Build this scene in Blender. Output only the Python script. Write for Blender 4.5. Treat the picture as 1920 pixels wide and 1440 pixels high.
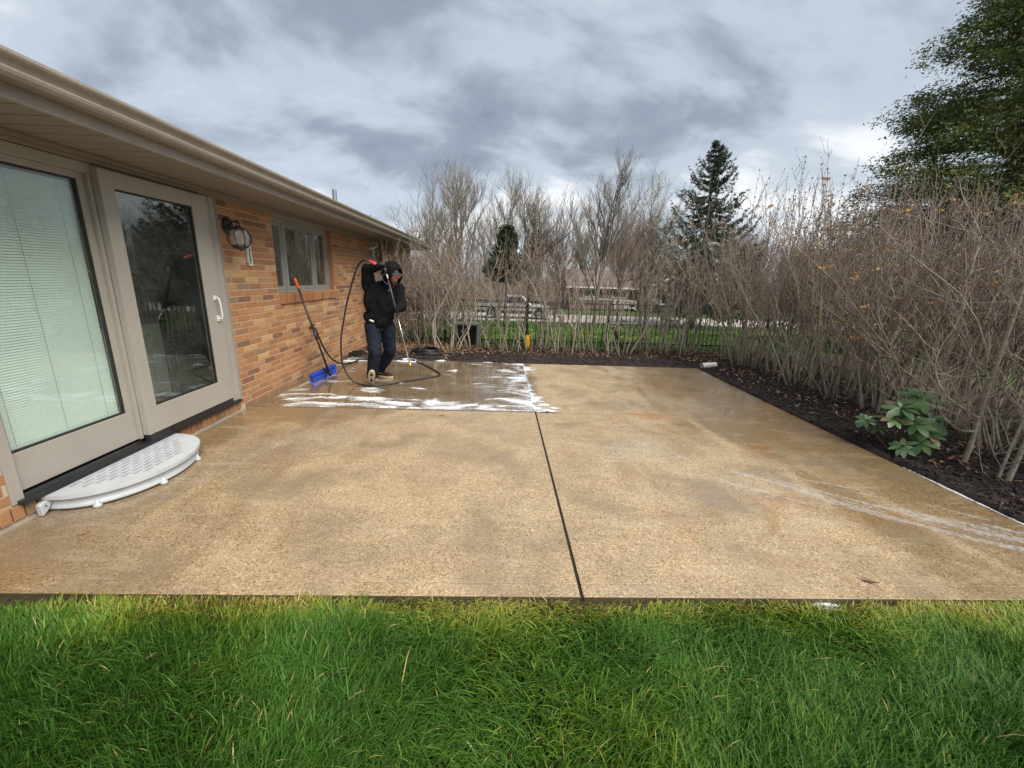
import bpy, bmesh, math, random
import numpy as np
from mathutils import Vector, Matrix, Euler

for o in list(bpy.data.objects):
    bpy.data.objects.remove(o)
scene = bpy.context.scene
COL = scene.collection
rad = math.radians

# ------------------------------------------------------------------ camera
CAM_H = 1.5
F_PX = 771.47
pit, yaw, rol = rad(14.5056), rad(1.9089), rad(1.8287)
fw = Vector((math.sin(yaw) * math.cos(pit), math.cos(yaw) * math.cos(pit), -math.sin(pit)))
rt = Vector((math.cos(yaw), -math.sin(yaw), 0))
up = rt.cross(fw)
r2 = rt * math.cos(rol) + up * math.sin(rol)
u2 = -rt * math.sin(rol) + up * math.cos(rol)
cam_d = bpy.data.cameras.new('camera')
cam = bpy.data.objects.new('camera', cam_d)
COL.objects.link(cam)
cam.matrix_world = Matrix(((r2.x, u2.x, -fw.x, 0), (r2.y, u2.y, -fw.y, 0), (r2.z, u2.z, -fw.z, CAM_H), (0, 0, 0, 1)))
cam_d.sensor_width = 36
cam_d.lens = F_PX / 1920 * 36
cam_d.clip_start = 0.05
cam_d.clip_end = 2000
scene.camera = cam


def project(p):
    d = Vector(p) - Vector((0, 0, CAM_H))
    z = d.dot(fw)
    if z <= 0.01:
        return None
    return 960 + F_PX * d.dot(r2) / z, 720 - F_PX * d.dot(u2) / z, z


# ------------------------------------------------------------------ world, sun, exposure
SUN_EL, SUN_AZ = rad(50), rad(134)      # azimuth measured clockwise from +Y (behind the camera, to the right)
world = bpy.data.worlds.new('World')
scene.world = world
world.use_nodes = True
wn, wl = world.node_tree.nodes, world.node_tree.links
wn.clear()
w_out = wn.new('ShaderNodeOutputWorld')
w_bg = wn.new('ShaderNodeBackground')
w_bg.inputs['Strength'].default_value = 0.1
sky = wn.new('ShaderNodeTexSky')
sky.sky_type = 'NISHITA'
sky.sun_disc = False
sky.sun_elevation = SUN_EL
sky.sun_rotation = SUN_AZ
tc = wn.new('ShaderNodeTexCoord')
sep = wn.new('ShaderNodeSeparateXYZ')
wl.new(tc.outputs['Generated'], sep.inputs[0])


def wmath(op, a, b=None, clamp=False):
    n = wn.new('ShaderNodeMath')
    n.operation = op
    n.use_clamp = clamp
    for i, v in enumerate((a, b)):
        if v is None:
            continue
        if isinstance(v, (int, float)):
            n.inputs[i].default_value = v
        else:
            wl.new(v, n.inputs[i])
    return n.outputs[0]


zc = wmath('ADD', wmath('ABSOLUTE', sep.outputs['Z']), 0.42)
cx = wmath('DIVIDE', sep.outputs['X'], zc)
cy = wmath('DIVIDE', sep.outputs['Y'], zc)
comb = wn.new('ShaderNodeCombineXYZ')
wl.new(cx, comb.inputs[0])
wl.new(cy, comb.inputs[1])


def wnoise(scale, detail, rough, dist, off, sq=(1, 1, 1)):
    m = wn.new('ShaderNodeMapping')
    m.inputs['Location'].default_value = off
    m.inputs['Scale'].default_value = sq
    wl.new(comb.outputs[0], m.inputs['Vector'])
    n = wn.new('ShaderNodeTexNoise')
    n.inputs['Scale'].default_value = scale
    n.inputs['Detail'].default_value = detail
    n.inputs['Roughness'].default_value = rough
    n.inputs['Distortion'].default_value = dist
    wl.new(m.outputs[0], n.inputs['Vector'])
    return n.outputs['Fac']


n1 = wnoise(1.05, 5, 0.5, 0.25, (15.25, .04, 2.23), (1.0, 1.35, 1))
n2 = wnoise(3.4, 5, 0.55, 0.35, (14.43, 4.58, 4.73), (0.8, 1.2, 1))
mixn = wmath('ADD', wmath('MULTIPLY', n1, 0.67), wmath('MULTIPLY', n2, 0.33))
ramp = wn.new('ShaderNodeValToRGB')
cr = ramp.color_ramp
cr.interpolation = 'EASE'
cr.elements[0].position = 0.36
cr.elements[0].color = (0.17, 0.20, 0.245, 1)
cr.elements[1].position = 0.62
cr.elements[1].color = (1.02, 1.03, 1.04, 1)
e = cr.elements.new(0.43)
e.color = (0.31, 0.355, 0.42, 1)
e = cr.elements.new(0.52)
e.color = (0.57, 0.63, 0.705, 1)
wl.new(mixn, ramp.inputs[0])
boost = wn.new('ShaderNodeVectorMath')
boost.operation = 'SCALE'
boost.inputs['Scale'].default_value = 2.85
wl.new(ramp.outputs[0], boost.inputs[0])
mx = wn.new('ShaderNodeMix')
mx.data_type = 'RGBA'
mx.inputs['Factor'].default_value = 0.94
wl.new(sky.outputs[0], mx.inputs['A'])
wl.new(boost.outputs[0], mx.inputs['B'])
wl.new(mx.outputs['Result'], w_bg.inputs['Color'])
wl.new(w_bg.outputs[0], w_out.inputs['Surface'])

sun_d = bpy.data.lights.new('sun', 'SUN')
sun_d.energy = 1.5
sun_d.angle = rad(45)
sun_d.color = (1.0, 0.94, 0.85)
sun = bpy.data.objects.new('sun', sun_d)
COL.objects.link(sun)
sdir = Vector((math.sin(SUN_AZ) * math.cos(SUN_EL), math.cos(SUN_AZ) * math.cos(SUN_EL), math.sin(SUN_EL)))
sun.rotation_euler = sdir.to_track_quat('Z', 'Y').to_euler()

scene.view_settings.view_transform = 'Standard'
scene.view_settings.look = 'None'
scene.view_settings.exposure = 1.8
scene.view_settings.gamma = 1
scene.view_settings.use_curve_mapping = False
scene.cycles.max_bounces = 6
scene.cycles.transparent_max_bounces = 12
scene.cycles.use_denoising = True

# ------------------------------------------------------------------ helpers
class MB:
    """collects vertices and faces for one mesh"""
    def __init__(self):
        self.v, self.f, self.attr = [], [], []

    def add(self, vs, fs, a=0.0):
        b = len(self.v)
        self.v.extend([tuple(p) for p in vs])
        self.f.extend([tuple(i + b for i in f) for f in fs])
        self.attr.extend([a] * len(vs))

    def box(self, c, s, rot=None, a=0.0):
        vs = []
        for i in (-.5, .5):
            for j in (-.5, .5):
                for k in (-.5, .5):
                    p = Vector((i * s[0], j * s[1], k * s[2]))
                    if rot is not None:
                        p = rot @ p
                    vs.append(p + Vector(c))
        self.add(vs, [(0, 1, 3, 2), (4, 6, 7, 5), (0, 4, 5, 1), (2, 3, 7, 6), (0, 2, 6, 4), (1, 5, 7, 3)], a)
        return self

    def span(self, a, b):
        return self.box([(a[i] + b[i]) / 2 for i in range(3)], [abs(b[i] - a[i]) for i in range(3)])

    def tube(self, pts, rs, sides=8, cap=True, a=0.0):
        n = len(pts)
        pts = [Vector(p) for p in pts]
        if isinstance(rs, (int, float)):
            rs = [rs] * n
        t = (pts[1] - pts[0]).normalized()
        ref = Vector((0, 0, 1)) if abs(t.z) < .9 else Vector((1, 0, 0))
        u = t.cross(ref).normalized()
        vs, fs = [], []
        for i in range(n):
            t = (pts[min(i + 1, n - 1)] - pts[max(i - 1, 0)])
            if t.length < 1e-9:
                t = Vector((0, 0, 1))
            t.normalize()
            u = (u - t * u.dot(t))
            if u.length < 1e-6:
                u = t.orthogonal()
            u.normalize()
            w = t.cross(u)
            for k in range(sides):
                g = 2 * math.pi * k / sides
                vs.append(pts[i] + (u * math.cos(g) + w * math.sin(g)) * rs[i])
        for i in range(n - 1):
            for k in range(sides):
                k2 = (k + 1) % sides
                fs.append((i * sides + k, i * sides + k2, (i + 1) * sides + k2, (i + 1) * sides + k))
        if cap:
            fs.append(tuple(range(sides - 1, -1, -1)))
            fs.append(tuple((n - 1) * sides + k for k in range(sides)))
        self.add(vs, fs, a)
        return self

    def capsule(self, p0, p1, r0, r1, sides=12):
        p0, p1 = Vector(p0), Vector(p1)
        d = (p1 - p0)
        if d.length < 1e-6:
            d = Vector((0, 0, 1e-4))
        t = d.normalized()
        pts, rs = [], []
        for k in range(5):
            g = math.pi / 2 * k / 5
            pts.append(p0 - t * r0 * math.cos(g))
            rs.append(max(r0 * math.sin(g), 1e-4))
        for k in range(4):
            pts.append(p0 + d * (k / 3))
            rs.append(r0 + (r1 - r0) * k / 3)
        for k in range(4, -1, -1):
            g = math.pi / 2 * k / 5
            pts.append(p1 + t * r1 * math.cos(g))
            rs.append(max(r1 * math.sin(g), 1e-4))
        return self.tube(pts, rs, sides)

    def ellipsoid(self, c, s, rot=None, nu=16, nv=10):
        vs, fs = [], []
        for j in range(nv + 1):
            th = math.pi * j / nv
            for i in range(nu):
                ph = 2 * math.pi * i / nu
                p = Vector((s[0] * math.sin(th) * math.cos(ph), s[1] * math.sin(th) * math.sin(ph), s[2] * math.cos(th)))
                if rot is not None:
                    p = rot @ p
                vs.append(p + Vector(c))
        for j in range(nv):
            for i in range(nu):
                i2 = (i + 1) % nu
                fs.append((j * nu + i, (j + 1) * nu + i, (j + 1) * nu + i2, j * nu + i2))
        self.add(vs, fs)
        return self

    def prism(self, poly, axis, a, b):
        """extrude a 2D polygon along axis (0,1,2) from a to b; polygon gives the two other axes in order"""
        n = len(poly)
        vs = []
        for h in (a, b):
            for p in poly:
                q = list(p)
                q.insert(axis, h)
                vs.append(q)
        fs = [tuple(range(n - 1, -1, -1)), tuple(range(n, 2 * n))]
        for i in range(n):
            j = (i + 1) % n
            fs.append((i, j, n + j, n + i))
        self.add(vs, fs)
        return self

    def lathe(self, c, prof, sides=20, axis='Z', rot=None):
        vs, fs = [], []
        for r, z in prof:
            for k in range(sides):
                g = 2 * math.pi * k / sides
                p = Vector((r * math.cos(g), r * math.sin(g), z))
                if rot is not None:
                    p = rot @ p
                vs.append(p + Vector(c))
        for i in range(len(prof) - 1):
            for k in range(sides):
                k2 = (k + 1) % sides
                fs.append((i * sides + k, i * sides + k2, (i + 1) * sides + k2, (i + 1) * sides + k))
        fs.append(tuple(range(sides - 1, -1, -1)))
        fs.append(tuple((len(prof) - 1) * sides + k for k in range(sides)))
        self.add(vs, fs)
        return self

    def mesh(self, name, smooth=False, attr=None, fix=True):
        me = bpy.data.meshes.new(name)
        me.from_pydata(self.v, [], self.f)
        if fix:
            bm = bmesh.new()
            bm.from_mesh(me)
            bmesh.ops.recalc_face_normals(bm, faces=bm.faces)
            bm.to_mesh(me)
            bm.free()
        if smooth:
            me.polygons.foreach_set('use_smooth', [True] * len(me.polygons))
        if attr:
            at = me.attributes.new(attr, 'FLOAT', 'POINT')
            at.data.foreach_set('value', self.attr)
        me.update()
        return me


def np_mesh(name, verts, faces_flat, loop_tot, attr=None, attr_name='tint', smooth=False):
    """fast mesh from numpy: verts (n,3), faces_flat (loops,), loop_tot (faces,)"""
    me = bpy.data.meshes.new(name)
    me.vertices.add(len(verts))
    me.vertices.foreach_set('co', np.asarray(verts, np.float32).ravel())
    me.loops.add(len(faces_flat))
    me.loops.foreach_set('vertex_index', np.asarray(faces_flat, np.int32))
    me.polygons.add(len(loop_tot))
    st = np.concatenate([[0], np.cumsum(loop_tot)[:-1]])
    me.polygons.foreach_set('loop_start', st.astype(np.int32))
    me.polygons.foreach_set('loop_total', np.asarray(loop_tot, np.int32))
    if smooth:
        me.polygons.foreach_set('use_smooth', np.ones(len(loop_tot), bool))
    if attr is not None:
        at = me.attributes.new(attr_name, 'FLOAT', 'POINT')
        at.data.foreach_set('value', np.asarray(attr, np.float32))
    me.update(calc_edges=True)
    me.validate()
    return me


def link(name, data, mat=None, parent=None, loc=None, bevel=0, seg=2):
    o = bpy.data.objects.new(name, data)
    COL.objects.link(o)
    if mat is not None and data is not None and len(data.materials) == 0:
        data.materials.append(mat)
    if parent is not None:
        o.parent = parent
        if loc is None and parent.get('_world'):
            loc = -parent.location
    if loc is not None:
        o.location = loc
    if bevel:
        m = o.modifiers.new('bevel', 'BEVEL')
        m.width = bevel
        m.segments = seg
        m.limit_method = 'ANGLE'
        m.angle_limit = rad(40)
    return o


def part(name, mb, mat, parent=None, smooth=False, bevel=0, attr=None, label=None):
    o = link(name, mb.mesh(name, smooth, attr), mat, parent, None, bevel)
    if label:
        o['label'] = label
    return o


def thing(name, label, cat, loc=(0, 0, 0), group=None, rz=0.0, world_parts=True):
    o = bpy.data.objects.new(name, None)
    COL.objects.link(o)
    o.empty_display_size = 0.1
    o.location = loc
    o.rotation_euler = (0, 0, rz)
    o['label'] = label
    o['category'] = cat
    if group:
        o['group'] = group
    if world_parts:
        o['_world'] = 1
    return o


def tag(o, label, cat, group=None):
    o['label'] = label
    o['category'] = cat
    if group:
        o['group'] = group
    return o


def copy_tree(o, parent=None):
    c = o.copy()
    COL.objects.link(c)
    if parent is not None:
        c.parent = parent
    for ch in list(o.children):
        copy_tree(ch, c)
    return c


def baked(mb, mods, name, mat, parent=None, smooth=True):
    """mesh with modifiers evaluated to plain geometry"""
    o = bpy.data.objects.new(name, mb.mesh(name))
    COL.objects.link(o)
    for kind, kw in mods:
        m = o.modifiers.new(kind, kind)
        for k, v in kw.items():
            setattr(m, k, v)
    dg = bpy.context.evaluated_depsgraph_get()
    me = bpy.data.meshes.new_from_object(o.evaluated_get(dg))
    bpy.data.objects.remove(o)
    if smooth:
        me.polygons.foreach_set('use_smooth', [True] * len(me.polygons))
    me.materials.clear()
    return link(name, me, mat, parent)


def spline(pts, n=8):
    P = [Vector(p) for p in pts]
    P = [P[0] * 2 - P[1]] + P + [P[-1] * 2 - P[-2]]
    out = []
    for i in range(1, len(P) - 2):
        for k in range(n):
            t = k / n
            a, b, c, d = P[i - 1], P[i], P[i + 1], P[i + 2]
            out.append(0.5 * ((2 * b) + (c - a) * t + (2 * a - 5 * b + 4 * c - d) * t * t + (3 * b - a - 3 * c + d) * t ** 3))
    out.append(P[-2])
    return out


def vnoise(x, y, seed=0):
    """smooth value noise on numpy arrays, 0..1"""
    xi, yi = np.floor(x).astype(np.int64), np.floor(y).astype(np.int64)
    xf, yf = x - xi, y - yi
    xf, yf = xf * xf * (3 - 2 * xf), yf * yf * (3 - 2 * yf)

    def h(i, j):
        n = (i * 374761393 + j * 668265263 + seed * 974634777) & 0x7fffffff
        n = ((n ^ (n >> 13)) * 1274126177) & 0x7fffffff
        return ((n ^ (n >> 16)) & 0xffff) / 65535.0
    a, b, c, d = h(xi, yi), h(xi + 1, yi), h(xi, yi + 1), h(xi + 1, yi + 1)
    return (a * (1 - xf) + b * xf) * (1 - yf) + (c * (1 - xf) + d * xf) * yf


def fbm(x, y, seed=0, oct=4):
    s, amp, tot = 0, 1.0, 0
    for k in range(oct):
        s = s + amp * vnoise(x * 2 ** k, y * 2 ** k, seed + k)
        tot += amp
        amp *= .5
    return s / tot


ORD = ['first', 'second', 'third', 'fourth', 'fifth', 'sixth', 'seventh', 'eighth', 'ninth', 'tenth', 'eleventh', 'twelfth', 'thirteenth', 'fourteenth', 'fifteenth', 'sixteenth', 'seventeenth', 'eighteenth', 'nineteenth', 'twentieth']

# ------------------------------------------------------------------ materials
class NT:
    def __init__(self, name):
        self.m = bpy.data.materials.new(name)
        self.m.use_nodes = True
        self.n, self.l = self.m.node_tree.nodes, self.m.node_tree.links
        self.b = self.n['Principled BSDF']
        self.out = self.n['Material Output']
        self._c = None

    def coord(self, kind='Object'):
        t = self.n.new('ShaderNodeTexCoord')
        return t.outputs[kind]

    def pos(self):
        if self._c is None:
            self._c = self.n.new('ShaderNodeNewGeometry').outputs['Position']
        return self._c

    def mapping(self, vec, scale=(1, 1, 1), loc=(0, 0, 0), rot=(0, 0, 0)):
        m = self.n.new('ShaderNodeMapping')
        m.inputs['Scale'].default_value = scale
        m.inputs['Location'].default_value = loc
        m.inputs['Rotation'].default_value = rot
        self.l.new(vec, m.inputs['Vector'])
        return m.outputs[0]

    def noise(self, scale, detail=3, rough=.55, vec=None, dist=0):
        t = self.n.new('ShaderNodeTexNoise')
        t.inputs['Scale'].default_value = scale
        t.inputs['Detail'].default_value = detail
        t.inputs['Roughness'].default_value = rough
        t.inputs['Distortion'].default_value = dist
        self.l.new(vec if vec is not None else self.coord(), t.inputs['Vector'])
        return t.outputs['Fac']

    def voronoi(self, scale, vec=None, out='Distance', feature='F1', rnd=1.0):
        t = self.n.new('ShaderNodeTexVoronoi')
        t.feature = feature
        t.inputs['Scale'].default_value = scale
        t.inputs['Randomness'].default_value = rnd
        self.l.new(vec if vec is not None else self.coord(), t.inputs['Vector'])
        return t.outputs[out]

    def ramp(self, fac, stops, interp='LINEAR'):
        r = self.n.new('ShaderNodeValToRGB')
        r.color_ramp.interpolation = interp
        els = r.color_ramp.elements
        while len(els) < len(stops):
            els.new(0.5)
        for el, (p, c) in zip(els, stops):
            el.position = p
            el.color = (c, c, c, 1) if isinstance(c, (int, float)) else (*c, 1)
        self.l.new(fac, r.inputs[0])
        return r.outputs[0]

    def mix(self, fac, a, b, mode='MIX'):
        m = self.n.new('ShaderNodeMix')
        m.data_type = 'RGBA'
        m.blend_type = mode
        for sock, v in ((m.inputs['Factor'], fac), (m.inputs['A'], a), (m.inputs['B'], b)):
            if isinstance(v, (int, float)):
                if sock.type == 'RGBA':
                    sock.default_value = (v, v, v, 1)
                else:
                    sock.default_value = v
            elif isinstance(v, tuple):
                sock.default_value = (*v, 1)
            else:
                self.l.new(v, sock)
        return m.outputs['Result']

    def math(self, op, a, b=None, c=None, clamp=False):
        m = self.n.new('ShaderNodeMath')
        m.operation = op
        m.use_clamp = clamp
        for i, v in enumerate((a, b, c)):
            if v is None:
                continue
            if isinstance(v, (int, float)):
                m.inputs[i].default_value = v
            else:
                self.l.new(v, m.inputs[i])
        return m.outputs[0]

    def attr(self, name):
        a = self.n.new('ShaderNodeAttribute')
        a.attribute_name = name
        return a.outputs['Fac']

    def rnd(self):
        return self.n.new('ShaderNodeObjectInfo').outputs['Random']

    def sepxyz(self, vec):
        s = self.n.new('ShaderNodeSeparateXYZ')
        self.l.new(vec, s.inputs[0])
        return s.outputs

    def set(self, **kw):
        for k, v in kw.items():
            s = self.b.inputs[k.replace('_', ' ')]
            if isinstance(v, tuple):
                s.default_value = (*v, 1) if len(v) == 3 and s.type == 'RGBA' else v
            elif isinstance(v, (int, float)):
                s.default_value = v
            else:
                self.l.new(v, s)
        return self

    def bump(self, h, strength=.3, dist=.01):
        b = self.n.new('ShaderNodeBump')
        b.inputs['Strength'].default_value = strength
        b.inputs['Distance'].default_value = dist
        self.l.new(h, b.inputs['Height'])
        self.l.new(b.outputs[0], self.b.inputs['Normal'])
        return self


def mottled(name, c, rough=.6, var=.18, scale=6, bump=.1, fine=60, metallic=0.0, spec=.5):
    t = NT(name)
    n = t.noise(scale, 4)
    f = t.noise(fine, 3)
    lo = tuple(x * (1 - var) for x in c)
    hi = tuple(min(x * (1 + var), .95) for x in c)
    col = t.ramp(t.math('ADD', t.math('MULTIPLY', n, .6), t.math('MULTIPLY', f, .4)), [(.3, lo), (.7, hi)])
    t.set(Base_Color=col, Roughness=rough, Metallic=metallic, Specular_IOR_Level=spec)
    if bump:
        t.bump(f, bump, .004)
    return t.m


M = {}
# ---- masonry and building materials
def brick_material():
    t = NT('brick')
    r = t.math('FRACT', t.math('ADD', t.attr('tint'), t.math('MULTIPLY', t.rnd(), 7.13)))
    base = t.ramp(r, [(0, (.43, .195, .085)), (.20, (.51, .255, .112)), (.38, (.46, .22, .096)), (.54, (.55, .295, .135)),
                      (.66, (.36, .185, .09)), (.74, (.62, .40, .18)), (.81, (.24, .115, .072)), (.87, (.48, .24, .105)), (.925, (.29, .205, .12)), (.96, (.50, .265, .13))], 'CONSTANT')
    p = t.pos()
    blot = t.noise(14, 4, .6, p)
    fine = t.noise(140, 3, .6, p)
    col = t.mix(t.ramp(blot, [(.42, 0.0), (.78, .38)]), base, (.33, .18, .095))
    col = t.mix(t.ramp(fine, [(.3, .42), (.7, 0.0)]), col, (.22, .11, .055))
    # weathering: grey lime bloom in patches
    col = t.mix(t.ramp(t.noise(1.3, 4, .6, p), [(.52, 0.0), (.8, .30)]), col, (.48, .36, .26))
    # splash dirt low on the wall
    low = t.math('ADD', t.math('MULTIPLY', t.sepxyz(p)['Z'], 1.0), t.math('MULTIPLY', t.noise(5, 4, .6, p), .3))
    col = t.mix(t.ramp(low, [(.12, .55), (.38, 0.0)]), col, (.20, .13, .075))
    t.set(Base_Color=col, Roughness=.82, Specular_IOR_Level=.25)
    t.bump(fine, .5, .004)
    return t.m


M['brick'] = brick_material()
M['mortar'] = mottled('mortar', (.47, .39, .30), .95, .22, 8, .5, 180)
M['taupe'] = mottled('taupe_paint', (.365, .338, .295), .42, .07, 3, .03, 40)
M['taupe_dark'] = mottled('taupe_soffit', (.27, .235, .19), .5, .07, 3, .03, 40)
M['taupe_gutter'] = mottled('taupe_gutter', (.32, .28, .235), .35, .14, 5, .03, 30)
M['grey_frame'] = mottled('grey_frame', (.30, .30, .275), .4, .08, 3, .03, 40)
M['black_track'] = mottled('black_track', (.018, .017, .016), .4, .3, 10)
M['aluminium'] = mottled('aluminium', (.6, .6, .6), .3, .1, 10, .02, 60, 1.0)
M['shingle'] = mottled('roof_shingle', (.055, .05, .048), .9, .35, 5, .6, 90)
M['dark_metal'] = mottled('black_metal', (.014, .014, .016), .35, .3, 20, .05)
M['white_plastic'] = mottled('white_plastic', (.72, .72, .70), .4, .06, 4, .02)
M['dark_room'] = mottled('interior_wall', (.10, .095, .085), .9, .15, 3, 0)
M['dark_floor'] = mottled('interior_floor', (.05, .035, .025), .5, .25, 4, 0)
M['cabinet'] = mottled('cabinet_paint', (.50, .50, .46), .45, .06, 3, 0)
M['curtain'] = mottled('curtain_cloth', (.13, .14, .13), .9, .1, 3, .05)


def glass_material(name, tint, ior=1.75, dirt=.06):
    t = NT(name)
    lw = t.n.new('ShaderNodeLayerWeight')
    f0 = ((ior - 1) / (ior + 1)) ** 2
    fres = t.math('ADD', t.math('MULTIPLY', t.math('POWER', lw.outputs['Facing'], 4.0), 1 - f0), f0)
    lw.inputs['Blend'].default_value = .5
    tr = t.n.new('ShaderNodeBsdfTransparent')
    tr.inputs['Color'].default_value = (*tint, 1)
    gl = t.n.new('ShaderNodeBsdfGlossy')
    gl.inputs['Roughness'].default_value = .015
    gl.inputs['Color'].default_value = (.95, 1, .98, 1)
    df = t.n.new('ShaderNodeBsdfDiffuse')
    df.inputs['Color'].default_value = (.45, .47, .45, 1)
    ms = t.n.new('ShaderNodeMixShader')
    t.l.new(fres, ms.inputs[0])
    t.l.new(tr.outputs[0], ms.inputs[1])
    t.l.new(gl.outputs[0], ms.inputs[2])
    m2 = t.n.new('ShaderNodeMixShader')
    # dried spray spots and wiping film
    p = t.pos()
    spots = t.ramp(t.noise(95, 2, .6, p), [(.60, 0.0), (.72, dirt * 3)])
    film = t.ramp(t.noise(3.2, 4, .6, p), [(.35, 0.0), (.8, dirt)])
    t.l.new(t.math('ADD', spots, film), m2.inputs[0])
    t.l.new(ms.outputs[0], m2.inputs[1])
    t.l.new(df.outputs[0], m2.inputs[2])
    t.l.new(m2.outputs[0], t.out.inputs['Surface'])
    return t.m


M['glass'] = glass_material('window_glass', (.85, .9, .88), 2.3, .05)
M['door_glass'] = glass_material('door_glass', (.93, .98, .955), 1.6, .04)
M['blind'] = mottled('blind_slat', (.80, .83, .80), .5, .04, 3, 0)


def concrete_material():
    t = NT('patio_concrete')
    p = t.pos()
    s = t.sepxyz(p)
    big = t.noise(.55, 4, .55, p, .4)
    mid = t.noise(2.4, 5, .6, p, .6)
    swirl = t.noise(1.1, 5, .6, t.mapping(p, (2.2, .7, 1), (3, 1, 0), (0, 0, .5)), .9)
    # base tan, darker and browner where damp
    damp = t.math('ADD', t.math('MULTIPLY', big, .38), t.math('MULTIPLY', swirl, .38))
    damp = t.math('ADD', damp, .12)
    # drier along the middle of the patio and in the far right slab, damper towards the wall and the right edge
    side = t.math('ABSOLUTE', t.math('SUBTRACT', s['X'], .25))
    side = t.math('MULTIPLY', t.math('SUBTRACT', side, 2.0), .105)
    damp = t.math('ADD', damp, side)
    dampf = t.ramp(damp, [(.42, 0.0), (.60, 1.0)], 'EASE')
    col = t.mix(dampf, (.475, .355, .212), (.25, .165, .078))
    col = t.mix(t.ramp(mid, [(.35, .45), (.62, 0.0)]), col, (.27, .19, .105))
    rust = t.math('MULTIPLY', t.ramp(t.noise(1.25, 3, .5, t.mapping(p, (1, 1.3, 1), (9.1, 2.6, 0)), .3), [(.58, 0.0), (.72, .75)]), t.ramp(s['X'], [(0, 0.0), (.9, 0.0), (1, 1.0)]))
    col = t.mix(rust, col, (.34, .15, .045))
    grey = t.ramp(t.noise(.9, 4, .55, t.mapping(p, (1, 1, 1), (2.2, 5.4, 0)), .5), [(.55, 0.0), (.74, .55)])
    col = t.mix(grey, col, (.36, .32, .27))
    # exposed aggregate: light and dark grains
    vd = t.voronoi(125, p, 'Distance')
    gs = t.sepxyz(t.voronoi(125, p, 'Color'))
    grain = t.ramp(gs['X'], [(0, .42), (.22, .82), (.72, 1.06), (.92, 1.25), (1, 1.6)])
    big_g = t.sepxyz(t.voronoi(44, p, 'Color'))
    grain2 = t.ramp(big_g['Y'], [(0, .94), (.3, 1.0), (.8, 1.0), (1, 1.06)])
    col = t.mix(1.0, col, grain, 'MULTIPLY')
    col = t.mix(1.0, col, grain2, 'MULTIPLY')
    f2 = t.noise(210, 2, .6, p)
    col = t.mix(t.ramp(f2, [(.33, .45), (.55, 0.0)]), col, (.12, .08, .042))
    # brush and wash strokes left by cleaning
    stroke = t.noise(2.2, 5, .65, t.mapping(p, (1.0, 5.0, 1), (1, 2, 0), (0, 0, .35)), .5)
    col = t.mix(t.ramp(stroke, [(.52, 0.0), (.72, .40)]), col, (.50, .42, .30))
    # grime along the edges of the slabs
    patch = t.noise(1.5, 5, .62, t.mapping(p, (1, 1.2, 1), (6.3, 1.1, 0)), .5)
    col = t.mix(t.ramp(patch, [(.48, 0.0), (.66, .65)]), col, (.205, .155, .10))
    col = t.mix(t.math('MULTIPLY', t.ramp(t.noise(2.1, 4, .6, t.mapping(p, (1, 1, 1), (3.7, 9.2, 0)), .6), [(.56, 0.0), (.72, .6)]), t.ramp(s['X'], [(0, .35), (1, 1.0)])), col, (.24, .145, .06))
    # wet area: the far left slab
    edge = t.math('MULTIPLY', t.math('SUBTRACT', mid, .5), .35)
    wx = t.ramp(t.math('ADD', s['X'], edge), [(.42, 1.0), (.56, 0.0)])
    wy = t.math('GREATER_THAN', s['Y'], 4.515)
    wet = t.math('MULTIPLY', wx, wy)
    film = t.noise(1.7, 4, .6, t.mapping(p, (.7, 2.2, 1)), .8)
    wetcol = t.ramp(film, [(.3, (.12, .082, .045)), (.55, (.17, .125, .075)), (.75, (.24, .20, .145))])
    col = t.mix(t.math('MULTIPLY', wet, .88), col, wetcol)
    # puddled patches on the right
    pud = t.math('MULTIPLY', t.ramp(t.noise(1.9, 3, .5, t.mapping(p, (1, .8, 1), (4.4, 8.2, 0)), .4), [(.52, 0.0), (.62, 1.0)]),
                 t.ramp(t.math('MULTIPLY', s['X'], .25), [(.22, 0.0), (.42, 1.0)]))
    wetall = t.math('MAXIMUM', wet, t.math('MULTIPLY', pud, .7))
    rough_dry = t.math('SUBTRACT', .60, t.math('MULTIPLY', dampf, .26))
    rough = t.math('ADD', t.math('MULTIPLY', rough_dry, t.math('SUBTRACT', 1.0, wetall)), t.math('MULTIPLY', wetall, t.math('ADD', .03, t.math('MULTIPLY', film, .12))))
    # darker brown tone on the vertical slab sides
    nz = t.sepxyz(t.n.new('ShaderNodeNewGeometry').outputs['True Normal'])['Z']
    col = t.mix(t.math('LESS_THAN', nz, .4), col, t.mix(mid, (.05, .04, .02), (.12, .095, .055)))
    coatw = t.math('MAXIMUM', wetall, t.math('ADD', .12, t.math('MULTIPLY', dampf, .7)))
    t.set(Base_Color=col, Roughness=rough, Specular_IOR_Level=.5, Coat_Weight=coatw, Coat_Roughness=t.math('ADD', t.math('MULTIPLY', t.math('SUBTRACT', 1.0, wetall), .11), t.math('MULTIPLY', film, .05)), Coat_IOR=1.4)
    h = t.math('ADD', t.math('MULTIPLY', vd, -.6), t.math('MULTIPLY', f2, .5))
    h = t.math('MULTIPLY', h, t.math('SUBTRACT', 1.0, t.math('MULTIPLY', wetall, .9)))
    ripple = t.noise(5, 3, .5, t.mapping(p, (1, 2, 1)), .8)
    h = t.math('ADD', h, t.math('MULTIPLY', t.math('MULTIPLY', ripple, wetall), .7))
    # tooled margin line along the front and right edges
    ln = t.math('ABSOLUTE', t.math('SUBTRACT', s['Y'], 1.765))
    ln = t.ramp(t.math('MULTIPLY', ln, 10), [(.0, 0.0), (.04, 1.0)])
    h = t.math('ADD', h, t.math('MULTIPLY', ln, .8))
    t.bump(h, .55, .005)
    return t.m


M['concrete'] = concrete_material()


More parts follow.
